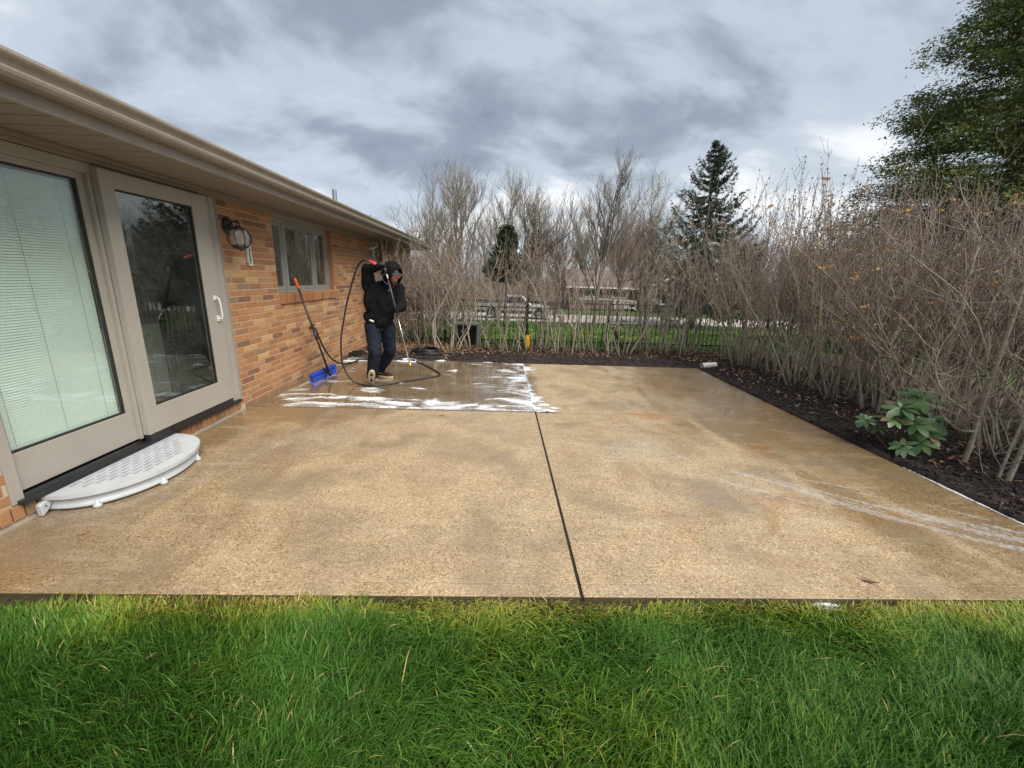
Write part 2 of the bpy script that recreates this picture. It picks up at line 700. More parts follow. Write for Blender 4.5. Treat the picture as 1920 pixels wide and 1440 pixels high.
def foam_material():
    t = NT('soap_foam')
    a = t.attr('tint')
    p = t.pos()
    bub = t.voronoi(130, p)
    al = t.ramp(t.math('ADD', a, t.math('MULTIPLY', t.math('SUBTRACT', t.noise(34, 4, .65, p), .5), .9)), [(.02, 0.0), (.32, .34), (.85, .97)])
    t.set(Base_Color=(.80, .82, .84), Roughness=.45, Alpha=al)
    t.bump(bub, .4, .004)
    return t.m


M['foam'] = foam_material()


def ground_material():
    t = NT('ground_soil_grass')
    p = t.pos()
    n = t.noise(.35, 5, .6, p)
    f = t.noise(25, 4, .7, p)
    grass = t.ramp(t.math('ADD', t.math('MULTIPLY', n, .5), t.math('MULTIPLY', f, .5)), [(.3, (.045, .07, .02)), (.6, (.075, .12, .033)), (.75, (.13, .16, .055))])
    thatch = t.ramp(t.noise(30, 4, .7, p), [(.3, (.022, .018, .010)), (.6, (.06, .05, .025)), (.8, (.15, .12, .06))])
    near = t.ramp(t.math('MULTIPLY', t.sepxyz(p)['Y'], .1), [(.22, 1.0), (.24, 0.0)])
    far = t.ramp(t.math('MULTIPLY', t.sepxyz(p)['Y'], .01), [(.50, 0.0), (.56, 1.0)])
    grass = t.mix(far, grass, (.13, .095, .065))
    t.set(Base_Color=t.mix(near, grass, thatch), Roughness=.95, Specular_IOR_Level=.1)
    t.bump(f, .8, .03)
    return t.m


M['ground'] = ground_material()
M['soil'] = mottled('soil', (.03, .022, .014), 1, .4, 8, .6, 60)
M['mulch'] = mottled('mulch_base', (.026, .016, .013), .95, .4, 9, .9, 70)


def chip_material():
    t = NT('mulch_chip')
    col = t.ramp(t.attr('tint'), [(0, (.012, .008, .008)), (.5, (.034, .021, .019)), (.8, (.06, .037, .031)), (.94, (.10, .066, .052)), (1, (.24, .17, .13))])
    t.set(Base_Color=col, Roughness=.8)
    t.bump(t.noise(160, 3, .6, t.pos()), .5, .004)
    return t.m


M['chip'] = chip_material()
M['dry_leaf'] = NT('dry_leaf').m
_t = NT('dry_leaf_litter')
_t.set(Base_Color=_t.ramp(_t.attr('tint'), [(0, (.11, .055, .03)), (.5, (.21, .115, .06)), (.85, (.30, .19, .10)), (1, (.42, .30, .18))]), Roughness=.8)
M['litter'] = _t.m


def grass_material():
    t = NT('grass_blade')
    a = t.attr('tint')
    col = t.ramp(a, [(0, (.022, .066, .011)), (.3, (.054, .142, .020)), (.52, (.10, .205, .026)), (.66, (.21, .27, .030)), (.8, (.34, .34, .06)), (.92, (.46, .37, .13)), (1, (.58, .48, .26))])
    t.set(Base_Color=col, Roughness=.5, Specular_IOR_Level=.22)
    tl = t.n.new('ShaderNodeBsdfTranslucent')
    t.l.new(col, tl.inputs['Color'])
    ms = t.n.new('ShaderNodeMixShader')
    ms.inputs[0].default_value = .15
    t.l.new(t.b.outputs[0], ms.inputs[1])
    t.l.new(tl.outputs[0], ms.inputs[2])
    t.l.new(ms.outputs[0], t.out.inputs['Surface'])
    return t.m


M['grass'] = grass_material()

# ------------------------------------------------------------------ ground sheet
def gz(x, y):
    t = np.clip((np.asarray(y, float) - 9.8) / 19.0, 0, 1)
    t = t * t * (3 - 2 * t)
    return -0.028 - 1.622 * t


def structure(o):
    o['kind'] = 'structure'
    return o


xs = np.unique(np.concatenate([np.linspace(-400, -20, 9), np.linspace(-20, 30, 51), np.linspace(30, 420, 9)]))
ys = np.unique(np.concatenate([np.linspace(-60, -4, 6), np.linspace(-4, 48, 105), np.linspace(48, 700, 10)]))
X, Y = np.meshgrid(xs, ys)
Z = gz(X, Y) + np.where((Y > 9.5) & (Y < 48), (fbm(X * .4, Y * .4, 3) - .5) * .12, 0)
V = np.stack([X, Y, Z], -1).reshape(-1, 3)
ny, nx = X.shape
idx = np.arange(nx * ny).reshape(ny, nx)
F = np.stack([idx[:-1, :-1], idx[:-1, 1:], idx[1:, 1:], idx[1:, :-1]], -1).reshape(-1, 4)
ground = structure(link('ground', np_mesh('ground', V, F.ravel(), np.full(len(F), 4), smooth=True), M['ground']))

# ------------------------------------------------------------------ patio: four slabs with open joints
WALL_X = -2.80
patio = bpy.data.objects.new('patio', None)
COL.objects.link(patio)
patio['kind'] = 'structure'
patio['label'] = 'tan exposed aggregate concrete patio of four slabs, soapy at the far left'
JX, JY = .432, 4.515
PX1, PY0, PY1 = 3.55, 1.675, 7.34


def slab(poly):
    mb = MB()
    n = len(poly)
    mb.add([(x, y, 0) for x, y in poly] + [(x, y, -.11) for x, y in poly],
           [tuple(range(n)), tuple(range(2 * n - 1, n - 1, -1))] + [(i, n + i, n + (i + 1) % n, (i + 1) % n) for i in range(n)])
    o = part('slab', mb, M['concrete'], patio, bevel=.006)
    return o


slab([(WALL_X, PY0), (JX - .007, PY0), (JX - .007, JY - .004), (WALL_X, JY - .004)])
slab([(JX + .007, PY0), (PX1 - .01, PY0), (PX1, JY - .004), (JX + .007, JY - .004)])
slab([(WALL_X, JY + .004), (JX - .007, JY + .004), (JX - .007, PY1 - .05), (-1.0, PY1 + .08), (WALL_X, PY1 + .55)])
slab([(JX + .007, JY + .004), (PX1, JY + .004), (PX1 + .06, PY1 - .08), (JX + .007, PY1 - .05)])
jf = part('joint_filler', MB().span((JX - .0065, PY0 + .004, -.1), (JX + .0065, PY1 - .1, -.009)), M['soil'], patio)
jf2 = part('joint_filler', MB().span((WALL_X, JY - .0035, -.1), (PX1, JY + .0035, -.012)), M['soil'], patio)

# ------------------------------------------------------------------ mulch beds
def bed_height(x, y):
    return .005 + .05 * (fbm(x * 1.1, y * 1.1, 21) - .5) + .03 * (fbm(x * 9, y * 9, 5) - .5)


def in_bed(x, y):
    back = (y > PY1 - .06 + np.where(x < -1.0, np.minimum((-1.0 - x) * .27, .5) + .06, 0)) & (y < 9.3) & (x < 6.6) & (x > -3.2)
    right = (x > PX1 - .012 + np.clip((y - JY) * .022, 0, .1)) & (x < 8.4) & (y > .9) & (y <= 9.3)
    return back | right


gx = np.arange(-3.3, 8.6, .06)
gy = np.arange(.8, 9.5, .06)
X, Y = np.meshgrid(gx, gy)
Z = bed_height(X, Y)
edge = np.minimum(np.minimum(9.3 - Y, 8.4 - X), Y - .9)
Z = np.where(edge < .35, Z - (.35 - np.clip(edge, -1, .35)) * .35, Z)
Z = np.maximum(Z, -.25)
# pull the sheet down under the concrete
inside = (X < PX1 - .0) & (Y < PY1 - .03)
Z = np.where(inside, -.13, Z)
V = np.stack([X, Y, Z], -1).reshape(-1, 3)
ny, nx = X.shape
idx = np.arange(nx * ny).reshape(ny, nx)
keep = ~(inside[:-1, :-1] & inside[1:, 1:] & inside[:-1, 1:] & inside[1:, :-1])
F = np.stack([idx[:-1, :-1], idx[:-1, 1:], idx[1:, 1:], idx[1:, :-1]], -1)[keep].reshape(-1, 4)
structure(link('mulch_bed', np_mesh('mulch_bed', V, F.ravel(), np.full(len(F), 4), smooth=True), M['mulch']))


def scatter_chips(name, x, y, z, rng, L, Wd, T, mat, tint, tilt=.5, label=None, cat=None):
    """many little slivers in one mesh"""
    n = len(x)
    ang = rng.uniform(0, 2 * np.pi, n)
    t1 = rng.normal(0, tilt, n)
    t2 = rng.normal(0, tilt, n)
    u = np.stack([np.cos(ang) * np.cos(t1), np.sin(ang) * np.cos(t1), np.sin(t1)], -1)
    v0 = np.stack([-np.sin(ang), np.cos(ang), np.zeros(n)], -1)
    w0 = np.cross(u, v0)
    v = v0 * np.cos(t2)[:, None] + w0 * np.sin(t2)[:, None]
    w = np.cross(u, v)
    c = np.stack([x, y, z], -1)
    base = np.array([(-1, -.6, -1), (-.8, .7, -1), (1, .5, -1), (.8, -.8, -1), (-1, -.6, 1), (-.8, .7, 1), (1, .5, 1), (.8, -.8, 1)]) * .5
    P = (c[:, None] + u[:, None] * (base[None, :, :1] * L[:, None, None]) + v[:, None] * (base[None, :, 1:2] * Wd[:, None, None]) + w[:, None] * (base[None, :, 2:] * T[:, None, None]))
    fc = np.array([(0, 1, 2, 3), (7, 6, 5, 4), (0, 4, 5, 1), (1, 5, 6, 2), (2, 6, 7, 3), (3, 7, 4, 0)])
    F = (np.arange(n)[:, None, None] * 8 + fc[None]).reshape(-1)
    me = np_mesh(name, P.reshape(-1, 3), F, np.full(n * 6, 4), np.repeat(tint, 8))
    o = link(name, me, mat)
    o['kind'] = 'stuff'
    if label:
        tag(o, label, cat)
    return o


rng = np.random.default_rng(5)
n = 52000
x = rng.uniform(-3.0, 6.6, n)
y = rng.uniform(1.0, 9.25, n)
k = in_bed(x, y) & ((rng.uniform(0, 1, n) < np.where((x > PX1) & (x < 4.8), 1.0, .5)))
x, y = x[k], y[k]
n = len(x)
scatter_chips('bark_mulch', x, y, bed_height(x, y) + .008 + rng.uniform(0, .014, n), rng, rng.uniform(.02, .075, n), rng.uniform(.006, .02, n), rng.uniform(.003, .008, n),
              M['chip'], rng.beta(1.6, 2.2, n), .35, 'dark brown shredded bark mulch in the beds around the patio', 'mulch')

# dry leaf litter, thickest at the far house corner
n = 5200
x = np.concatenate([rng.normal(-1.9, .75, 2600), rng.uniform(-2.5, 6, 1400), rng.uniform(3.7, 5.6, 1200)])
y = np.concatenate([rng.normal(8.6, .45, 2600), rng.uniform(7.9, 9.2, 1400), rng.uniform(2, 9, 1200)])
k = in_bed(x, y) & (x > WALL_X + .05)
x, y = x[k], y[k]
n = len(x)
scatter_chips('leaf_litter', x, y, bed_height(x, y) + .02 + rng.uniform(0, .03, n), rng, rng.uniform(.03, .07, n), rng.uniform(.015, .04, n), np.full(n, .0015),
              M['litter'], rng.uniform(0, 1, n), .5, 'brown fallen leaves lying on the mulch under the hedge', 'leaves')

# ------------------------------------------------------------------ near lawn: grass blades
def grass_blades(name, n, xr, yr, rng, label, hfun, keepfun, tintfun, wid=(.0022, .0055), zfun=None, flow_s=1.3):
    x = rng.uniform(*xr, n)
    y = rng.uniform(*yr, n)
    k = keepfun(x, y, rng)
    x, y = x[k], y[k]
    n = len(x)
    h = hfun(x, y) * rng.uniform(.5, 1.2, n) * np.where(rng.uniform(0, 1, n) < .04, 1.5, 1.0)
    flow = fbm(x * flow_s, y * flow_s, 11, 3) * 9.5 + 1.2
    ang = flow + rng.normal(0, 1.0, n)
    lean = np.clip(rng.normal(.72, .33, n) + (fbm(x * 2.3, y * 2.3, 31, 2) - .5) * .9, .05, 1.5)
    wd = rng.uniform(*wid, n)
    z0 = zfun(x, y)
    d = np.stack([np.cos(ang), np.sin(ang), np.zeros(n)], -1)
    s = np.stack([-np.sin(ang + rng.normal(0, .5, n)), np.cos(ang), np.zeros(n)], -1)
    rows = []
    for t, wf in ((0, .8), (.4, 1.0), (.75, .7), (1.0, 0.0)):
        # blades bend over progressively
        a = lean * (t ** 1.1)
        rad_ = h * t
        c = np.stack([x, y, z0], -1) + d * (rad_ * np.sin(a))[:, None] + np.array([0, 0, 1]) * (rad_ * np.cos(a * .9))[:, None]
        if wf > 0:
            rows.append(c - s * (wd * wf * .5)[:, None])
            rows.append(c + s * (wd * wf * .5)[:, None])
        else:
            rows.append(c)
    P = np.stack(rows, 1)
    b = np.arange(n)[:, None] * 7
    f = np.concatenate([b + np.array([[0, 1, 3, 2]]), b + np.array([[2, 3, 5, 4]]), b + np.array([[4, 5, 6]])], 1).reshape(-1)
    tot = np.tile([4, 4, 3], n)
    tint = np.repeat(tintfun(x, y, rng), 7)
    me = np_mesh(name, P.reshape(-1, 3), f, tot, tint)
    o = link(name, me, M['grass'])
    o['kind'] = 'stuff'
    tag(o, label, 'grass')
    return o


LAWN_Z = -.030


def lawn_z(x, y):
    return LAWN_Z + .03 * (fbm(x * 1.2, y * 1.2, 8) - .5)


def near_h(x, y):
    e = np.clip((PY0 - y) / .28, 0, 1)
    tuft = fbm(x * 2.6, y * 2.6, 41, 3)
    return (.046 + .046 * e) * (.5 + 1.0 * tuft)


def near_keep(x, y, rng):
    d = PY0 - y
    bare = rng.uniform(0, 1, len(x)) < np.clip((fbm(x * 3.1, y * 3.1, 77, 4) - .56) / .16, 0, .92) * np.clip(1.5 - d / .07, 0, 1)
    edge_thin = rng.uniform(0, 1, len(x)) < np.clip(d / .03, 0, 1) ** .5
    soil = (x < -2.05 + .1 * fbm(x * 4, y * 4, 3)) & (d < .14 * np.clip((-1.7 - x) / .7, 0, 1))
    foamgap = ((np.abs(x - 1.62) < .17) | (x > 2.72)) & (d < .028)
    return (d > .006) & edge_thin & ~bare & ~soil & ~foamgap


def near_tint(x, y, rng):
    d = np.clip(PY0 - y, 0, 2)
    n_ = fbm(x * 1.7, y * 2.2, 51, 3)
    yel = np.clip(1 - d / (.07 + .42 * n_), 0, 1)
    base = .16 + .34 * rng.uniform(0, 1, len(x)) + (fbm(x * 1.9, y * 1.9, 63, 3) - .5) * .45
    t = base + yel * .46
    dead = rng.uniform(0, 1, len(x)) < .011 + .10 * (yel > .6)
    return np.clip(np.where(dead, rng.uniform(.82, 1, len(x)), t), 0, .98)


rngg = np.random.default_rng(9)
grass_blades('lawn_grass', 172000, (-3.4, 3.9), (.62, PY0), rngg, 'long green grass of the lawn in front of the patio', near_h, near_keep, near_tint, zfun=lawn_z)
grass_blades('side_lawn_grass', 10000, (-3.6, 4.6), (-.6, .62), rngg, 'green grass continuing under the camera', near_h, lambda x, y, r: np.ones(len(x), bool), near_tint, (.004, .007), zfun=lawn_z)
# rougher lawn beyond the fence
grass_blades('far_lawn_grass', 38000, (-4, 13), (9.35, 22), rngg, 'mown green lawn beyond the black fence', lambda x, y: np.full(len(x), .09), lambda x, y, r: r.uniform(0, 1, len(x)) < np.clip(1.25 - (y - 9.3) / 14, .15, 1),
             lambda x, y, r: np.clip(.36 + .3 * r.uniform(0, 1, len(x)) + (fbm(x * .5, y * .5, 4) - .5) * .3, 0, 1), (.014, .03), zfun=lambda x, y: gz(x, y) - .02)
# ------------------------------------------------------------------ house
house = thing('brick_house', 'low orange brick house with taupe eaves, gutter and sliding doors along the left', 'house', (WALL_X - 3.0, 6.0, -.08))
HY0, HY1 = -1.6, 13.3
HTOP = 2.21
DOOR = (2.20, 4.345, .127, 2.205)
WIN = (5.39, 7.20, 1.205, 2.15)
WIN2 = (9.42, 10.05, 1.45, 2.12)
openings = [DOOR, WIN, WIN2]

# mortar backing built round the openings
wb = MB()
ycuts = sorted({HY0, HY1} | {o[0] for o in openings} | {o[1] for o in openings})
for a, b in zip(ycuts[:-1], ycuts[1:]):
    op = [o for o in openings if o[0] <= a + 1e-6 and o[1] >= b - 1e-6]
    zz = [(-.2, HTOP + .02)] if not op else [(-.2, op[0][2]), (op[0][3], HTOP + .02)]
    for z0, z1 in zz:
        if z1 - z0 > .005:
            wb.span((WALL_X - .16, a, z0), (WALL_X - .0045, b, z1))
wall = part('wall', wb, M['mortar'], house)
# side and rear walls so that the house is a closed body
part('wall', MB().span((WALL_X - 7.2, HY1 - .16, -.2), (WALL_X - .17, HY1, HTOP)).span((WALL_X - 7.2, HY0, -.2), (WALL_X - .17, HY0 + .16, HTOP)).span((WALL_X - 7.36, HY0, -.2), (WALL_X - 7.205, HY1, HTOP)), M['mortar'], house)


def brick_mesh(L, H, D, name):
    """stretcher with chamfered face; origin at the centre of the face"""
    c = .0025
    mb = MB()
    y, z = L / 2, H / 2
    vs = [(-D, -y, -z), (-D, y, -z), (-D, y, z), (-D, -y, z), (-c, -y, -z), (-c, y, -z), (-c, y, z), (-c, -y, z), (0, -y + c, -z + c), (0, y - c, -z + c), (0, y - c, z - c), (0, -y + c, z - c)]
    fs = [(4, 5, 9, 8), (5, 6, 10, 9), (6, 7, 11, 10), (7, 4, 8, 11), (8, 9, 10, 11), (0, 1, 5, 4), (1, 2, 6, 5), (2, 3, 7, 6), (3, 0, 4, 7)]
    return vs, fs


BL, BH, CP, JT = .226, .0565, .0675, .0105
rb = random.Random(4)
bricks = []     # (centre y, centre z, length)
row = 0
z = -.035
while z < HTOP + .03:
    y = HY0 + (BL + JT) / 2 * (row % 2)
    if row % 6 == 3:
        y += .06
    while y < HY1:
        a, b = y + JT / 2, y + BL + JT / 2
        segs = [(a, min(b, HY1))]
        for o in openings:
            if z + BH / 2 > o[2] + .004 and z - BH / 2 < o[3] - .004:
                ns = []
                for s0, s1 in segs:
                    if s1 <= o[0] or s0 >= o[1]:
                        ns.append((s0, s1))
                    else:
                        if s0 < o[0]:
                            ns.append((s0, o[0]))
                        if s1 > o[1]:
                            ns.append((o[1], s1))
                segs = ns
        # rowlock sill under the sliding door and brick sill under the window take their own bricks
        for s0, s1 in segs:
            ym = (s0 + s1) / 2
            if DOOR[0] - .05 < ym < DOOR[1] + .05 and .03 < z < .125:
                continue
            if s1 - s0 > .03:
                bricks.append((ym, z, s1 - s0))
        y += BL + JT
    z += CP
    row += 1
vis = []
for i, (y, z, L) in enumerate(bricks):
    p = project((WALL_X, y, z))
    if p and -30 < p[0] < 1950 and -30 < p[1] < 1470 and z > 0:
        vis.append((p[2] if p[0] < 690 else 99, i))
vis.sort()
single = {i for _, i in vis[:262]}
mesh_cache = {}
far_b = MB()
for i, (y, z, L) in enumerate(bricks):
    dx = rb.uniform(-.0015, .0015)
    if i in single:
        key = round(L, 2)
        if key not in mesh_cache:
            vs, fs = brick_mesh(L, BH, .03, 'brick')
            m_ = MB()
            m_.add(vs, fs, 0)
            mesh_cache[key] = m_.mesh('brick', attr='tint')
        o = link('brick', mesh_cache[key], M['brick'], wall, (WALL_X + dx, y, z + rb.uniform(-.0012, .0012)))
        o.rotation_euler = (rb.uniform(-.006, .006), 0, rb.uniform(-.004, .004))
    else:
        vs, fs = brick_mesh(L, BH, .03, 'brick')
        far_b.add([(WALL_X + dx + v[0], y + v[1], z + v[2]) for v in vs], fs, rb.random())
fb = part('brickwork', far_b, M['brick'], wall, attr='tint')
fb.location = (0, 0, 0)
fb['kind'] = 'stuff'

# door sill: rowlock course
y = DOOR[0] - .12
while y < DOOR[1] + .02:
    vs, fs = brick_mesh(.058, .085, .05, 'brick')
    mm = mesh_cache.get('rowlock')
    if mm is None:
        m_ = MB()
        m_.add(vs, fs)
        mm = mesh_cache['rowlock'] = m_.mesh('sill_brick', attr='tint')
    o = link('sill_brick', mm, M['brick'], wall, (WALL_X + .014 + rb.uniform(-.002, .002), y, .0785))
    y += .0675
# stepped brick return left of the door foot
# window sill: sloping rowlock bricks
sillm = MB()
vs, fs = brick_mesh(.056, .115, .13, 'brick')
sillm.add(vs, fs)
sill_me = sillm.mesh('sill_brick', attr='tint')
y = WIN[0] + .045
while y < WIN[1] - .01:
    o = link('sill_brick', sill_me, M['brick'], wall, (WALL_X + .035 + rb.uniform(-.003, .003), y, 1.138))
    o.rotation_euler = (0, rad(9), 0)
    y += .0665

# ---- eaves
FX = -2.24
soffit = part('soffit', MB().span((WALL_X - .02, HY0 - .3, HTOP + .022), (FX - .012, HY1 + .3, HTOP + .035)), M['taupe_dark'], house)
sb = MB()
sb.add([(0, -.071, 0), (0, .071, 0), (FX - WALL_X - .016, .071, 0), (FX - WALL_X - .016, -.071, 0),
        (0, -.076, .009), (0, .076, .009), (FX - WALL_X - .016, .076, .009), (FX - WALL_X - .016, -.076, .009)],
       [(3, 2, 1, 0), (4, 5, 6, 7), (0, 1, 5, 4), (1, 2, 6, 5), (2, 3, 7, 6), (3, 0, 4, 7)])
sb_me = sb.mesh('soffit_board')
y = HY0 - .2
while y < HY1 + .25:
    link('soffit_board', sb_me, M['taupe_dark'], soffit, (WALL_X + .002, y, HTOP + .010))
    y += .1535
# frieze trim where soffit meets wall
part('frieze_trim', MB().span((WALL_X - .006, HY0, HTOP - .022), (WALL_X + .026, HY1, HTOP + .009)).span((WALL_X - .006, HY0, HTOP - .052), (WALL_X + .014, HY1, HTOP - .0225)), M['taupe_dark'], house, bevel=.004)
fascia = part('fascia', MB().span((FX - .012, HY0 - .32, HTOP - .004), (FX + .008, HY1 + .32, HTOP + .17)), M['taupe_gutter'], house, bevel=.002)
# K-style gutter
gp = [(FX + .010, 2.275), (FX + .085, 2.275), (FX + .098, 2.290), (FX + .103, 2.305), (FX + .093, 2.318), (FX + .100, 2.335), (FX + .122, 2.352), (FX + .127, 2.362), (FX + .127, 2.376),
      (FX + .112, 2.376), (FX + .112, 2.368), (FX + .086, 2.335), (FX + .084, 2.284), (FX + .014, 2.284), (FX + .014, 2.376), (FX + .010, 2.376)]
gutter = part('gutter', MB().prism(gp, 1, HY0 - .33, HY1 + .33), M['taupe_gutter'], house)
for yy in (4.42, 8.6):
    part('gutter_seam', MB().prism([(p[0] + .0015, p[1] - .0015) for p in gp[:9]] + [(FX + .13, 2.378), (FX + .011, 2.378)], 1, yy, yy + .03), M['taupe_gutter'], house)
# roof: two slopes with a dark shingle edge
RX = WALL_X - 3.6
rs = .34
ez = 2.395
roof = MB()
for sgn in (1, -1):
    x_e = FX + .05 if sgn == 1 else 2 * RX - FX - .05
    zr = ez + (FX + .05 - RX) * rs
    roof.add([(x_e, HY0 - .35, ez), (x_e, HY1 + .35, ez), (RX, HY1 + .35, zr), (RX, HY0 - .35, zr),
              (x_e, HY0 - .35, ez - .016), (x_e, HY1 + .35, ez - .016), (RX, HY1 + .35, zr - .02), (RX, HY0 - .35, zr - .02)],
             [(0, 1, 2, 3), (7, 6, 5, 4), (0, 4, 5, 1), (1, 5, 6, 2), (3, 2, 6, 7), (0, 3, 7, 4)])
rf = part('roof', roof, M['shingle'], house)
# shingle courses: each row a slightly proud strip, joined
sc_ = MB()
for kx in range(26):
    xa = FX + .062 - kx * .14
    za = ez + (FX + .05 - xa) * rs + .006
    y0 = HY0 - .36
    while y0 < HY1 + .36:
        w_ = rb.choice((.17, .25, .33))
        j = rb.uniform(-.004, .004)
        sc_.add([(xa + j, y0, za), (xa + j, y0 + w_ - .006, za), (xa - .15, y0 + w_ - .006, za + .15 * rs - .004), (xa - .15, y0, za + .15 * rs - .004),
                 (xa + j, y0, za - .008), (xa + j, y0 + w_ - .006, za - .008)], [(0, 1, 2, 3), (0, 4, 5, 1)])
        y0 += w_
o = part('shingles', sc_, M['shingle'], house)
o['kind'] = 'stuff'
# gable infill
part('gable', MB().prism([(WALL_X - .01, HTOP + .03), (RX, HTOP + .03 + 1.25), (WALL_X - 7.2, HTOP + .03)], 1, HY1 - .14, HY1 - .02), M['taupe'], house)
part('vent_pipe', MB().tube([(-3.6, 9.62, 2.8), (-3.6, 9.62, 3.2)], .045, 14), M['aluminium'], house)

# ---- sliding door
D0, D1, DZ0, DZ1 = DOOR
fr = M['taupe']
jamb = MB()
jamb.span((WALL_X - .12, D0, DZ0 + .002), (WALL_X + .012, D0 + .062, DZ1 - .052))
jamb.span((WALL_X - .12, D1 - .075, DZ0 + .002), (WALL_X + .016, D1, DZ1 - .052))
jamb.span((WALL_X - .12, D0 + .062, DZ1 - .115), (WALL_X + .008, D1 - .075, DZ1 - .052))
part('door_frame', jamb, fr, house, bevel=.003)
part('door_trim', MB().span((WALL_X + .002, D1 + .001, DZ0 + .01), (WALL_X + .022, D1 + .016, DZ1 - .052)), M['grey_frame'], house)
part('door_track', MB().span((WALL_X - .13, D0 + .02, DZ0 - .004), (WALL_X + .05, D1 - .03, DZ0 + .022)).span((WALL_X - .115, D0 + .06, DZ0 + .024), (WALL_X - .05, D1 - .08, DZ0 + .05)), M['black_track'], house, bevel=.002)
part('track_rail', MB().span((WALL_X - .022, D0 + .07, DZ0 + .0225), (WALL_X - .016, 3.12, DZ0 + .036)), M['aluminium'], house)


def sash(name, y0, y1, z0, z1, gy0, gy1, gz0, gz1, xc, th, glass, label):
    mb = MB()
    xa, xb = xc - th / 2, xc + th / 2
    mb.span((xa, y0, z0), (xb, gy0, z1)).span((xa, gy1, z0), (xb, y1, z1)).span((xa + .001, gy0, z0), (xb - .001, gy1, gz0)).span((xa + .001, gy0, gz1), (xb - .001, gy1, z1))
    f = part('sash_frame', mb, fr, house, bevel=.0025)
    f['label'] = label
    gk = MB()
    e = .012
    gk.span((xc - .006, gy0 - .002, gz0 - .002), (xc + .014, gy0 + e, gz1 + .002)).span((xc - .006, gy1 - e, gz0 - .002), (xc + .014, gy1 + .002, gz1 + .002))
    gk.span((xc - .006, gy0 + e, gz0 - .002), (xc + .014, gy1 - e, gz0 + e)).span((xc - .006, gy0 + e, gz1 - e), (xc + .014, gy1 - e, gz1 + .002))
    g = link('gasket', gk.mesh('gasket'), M['black_track'], f, (0, 0, 0))
    pn = link('pane', MB().span((xc - .003, gy0, gz0), (xc + .003, gy1, gz1)).mesh('pane'), glass, f, (0, 0, 0))
    return f




lp = sash('sliding_panel', D0 + .064, 3.118, DZ0 + .052, DZ1 - .116, 2.285, 3.046, .412, 2.047, WALL_X - .045, .045, M['door_glass'], 'fixed left door panel with lowered white blind behind the glass')
rp = sash('sliding_panel', 3.120, 4.175, .205, DZ1 - .072, 3.232, 3.985, .415, 2.022, WALL_X + .030, .05, M['door_glass'], 'right sliding door panel with dark clear glass')
part('interlock', MB().span((WALL_X - .0215, 3.094, .182), (WALL_X + .004, 3.119, DZ1 - .118)), fr, house)
part('jamb_cover', MB().span((WALL_X - .02, 4.178, .15), (WALL_X + .012, D1 - .077, DZ1 - .116)), fr, house)
part('roller_foot', MB().span((WALL_X + .01, 3.36, .150), (WALL_X + .058, 3.43, .2035)).span((WALL_X + .01, 3.125, .150), (WALL_X + .05, 4.17, .2035)), M['black_track'], house)
hd = MB()
hx = WALL_X + .058
hd.span((hx - .002, 4.075, 1.20), (hx + .012, 4.115, 1.245)).span((hx - .002, 4.085, 1.00), (hx + .012, 4.125, 1.055))
hd.tube(spline([(hx + .004, 4.093, 1.225), (hx + .04, 4.093, 1.215), (hx + .047, 4.10, 1.12), (hx + .04, 4.105, 1.03), (hx + .004, 4.105, 1.025)], 6), .0085, 8)
part('door_handle', hd, M['white_plastic'], house, bevel=.002)
# blind behind the left panel
bl = MB()
z = .43
while z < 2.03:
    c = Vector((WALL_X - .082, 2.665, z))
    bl.box(c, (.022, .76, .0013), Matrix.Rotation(rad(63), 3, 'Y'))
    z += .0165
b_o = part('blind', bl, M['blind'], house)
b_o['kind'] = 'stuff'
cords = MB()
for yy in (2.36, 2.66, 2.95):
    cords.span((WALL_X - .0705, yy, .43), (WALL_X - .0695, yy + .002, 2.04))
part('blind_cord', cords, M['taupe'], house)
part('blind_rail', MB().span((WALL_X - .1, 2.288, .416), (WALL_X - .07, 3.042, .43)), M['blind'], house)

# ---- triple window
W0, W1, WZ0, WZ1 = WIN
wx = WALL_X - .095
gf = M['grey_frame']
fm = MB()
fm.span((wx - .05, W0 + .005, WZ0 + .0), (wx + .02, W0 + .055, WZ1)).span((wx - .05, W1 - .05, WZ0), (wx + .02, W1 - .004, WZ1))
fm.span((wx - .05, W0 + .055, WZ0), (wx + .02, W1 - .05, WZ0 + .04)).span((wx - .05, W0 + .055, WZ1 - .055), (wx + .02, W1 - .05, WZ1))
m1, m2 = 5.80, 6.68
for m_ in (m1, m2):
    fm.span((wx - .05, m_ - .02, WZ0 + .04), (wx + .021, m_ + .02, WZ1 - .055))
part('window_frame', fm, gf, house, bevel=.003)
part('window_ledge', MB().span((wx - .05, W0 + .005, WZ0 - .012), (WALL_X - .02, W1 - .004, WZ0 - .0005)), gf, house)
for a, b, nm in ((W0 + .057, m1 - .022, 'narrow left casement'), (m1 + .022, m2 - .022, 'wide middle picture sash'), (m2 + .022, W1 - .052, 'narrow right casement')):
    s_ = MB()
    z0, z1 = WZ0 + .042, WZ1 - .057
    w_ = .045
    s_.span((wx - .03, a, z0), (wx + .006, a + w_, z1)).span((wx - .03, b - w_, z0), (wx + .006, b, z1)).span((wx - .029, a + w_, z0), (wx + .005, b - w_, z0 + w_)).span((wx - .029, a + w_, z1 - w_), (wx + .005, b - w_, z1))
    so = part('window_sash', s_, gf, house, bevel=.002, label=nm + ' of the window')
    link('pane', MB().span((wx - .014, a + w_, z0 + w_), (wx - .009, b - w_, z1 - w_)).mesh('pane'), M['glass'], so, (0, 0, 0))
for ya, yb in ((W1 - .003, W1 + .012), (W0 - .012, W0 + .003)):
    part('window_reveal', MB().span((WALL_X - .16, ya, WZ0), (WALL_X - .012, yb, WZ1)), M['brick'], house)
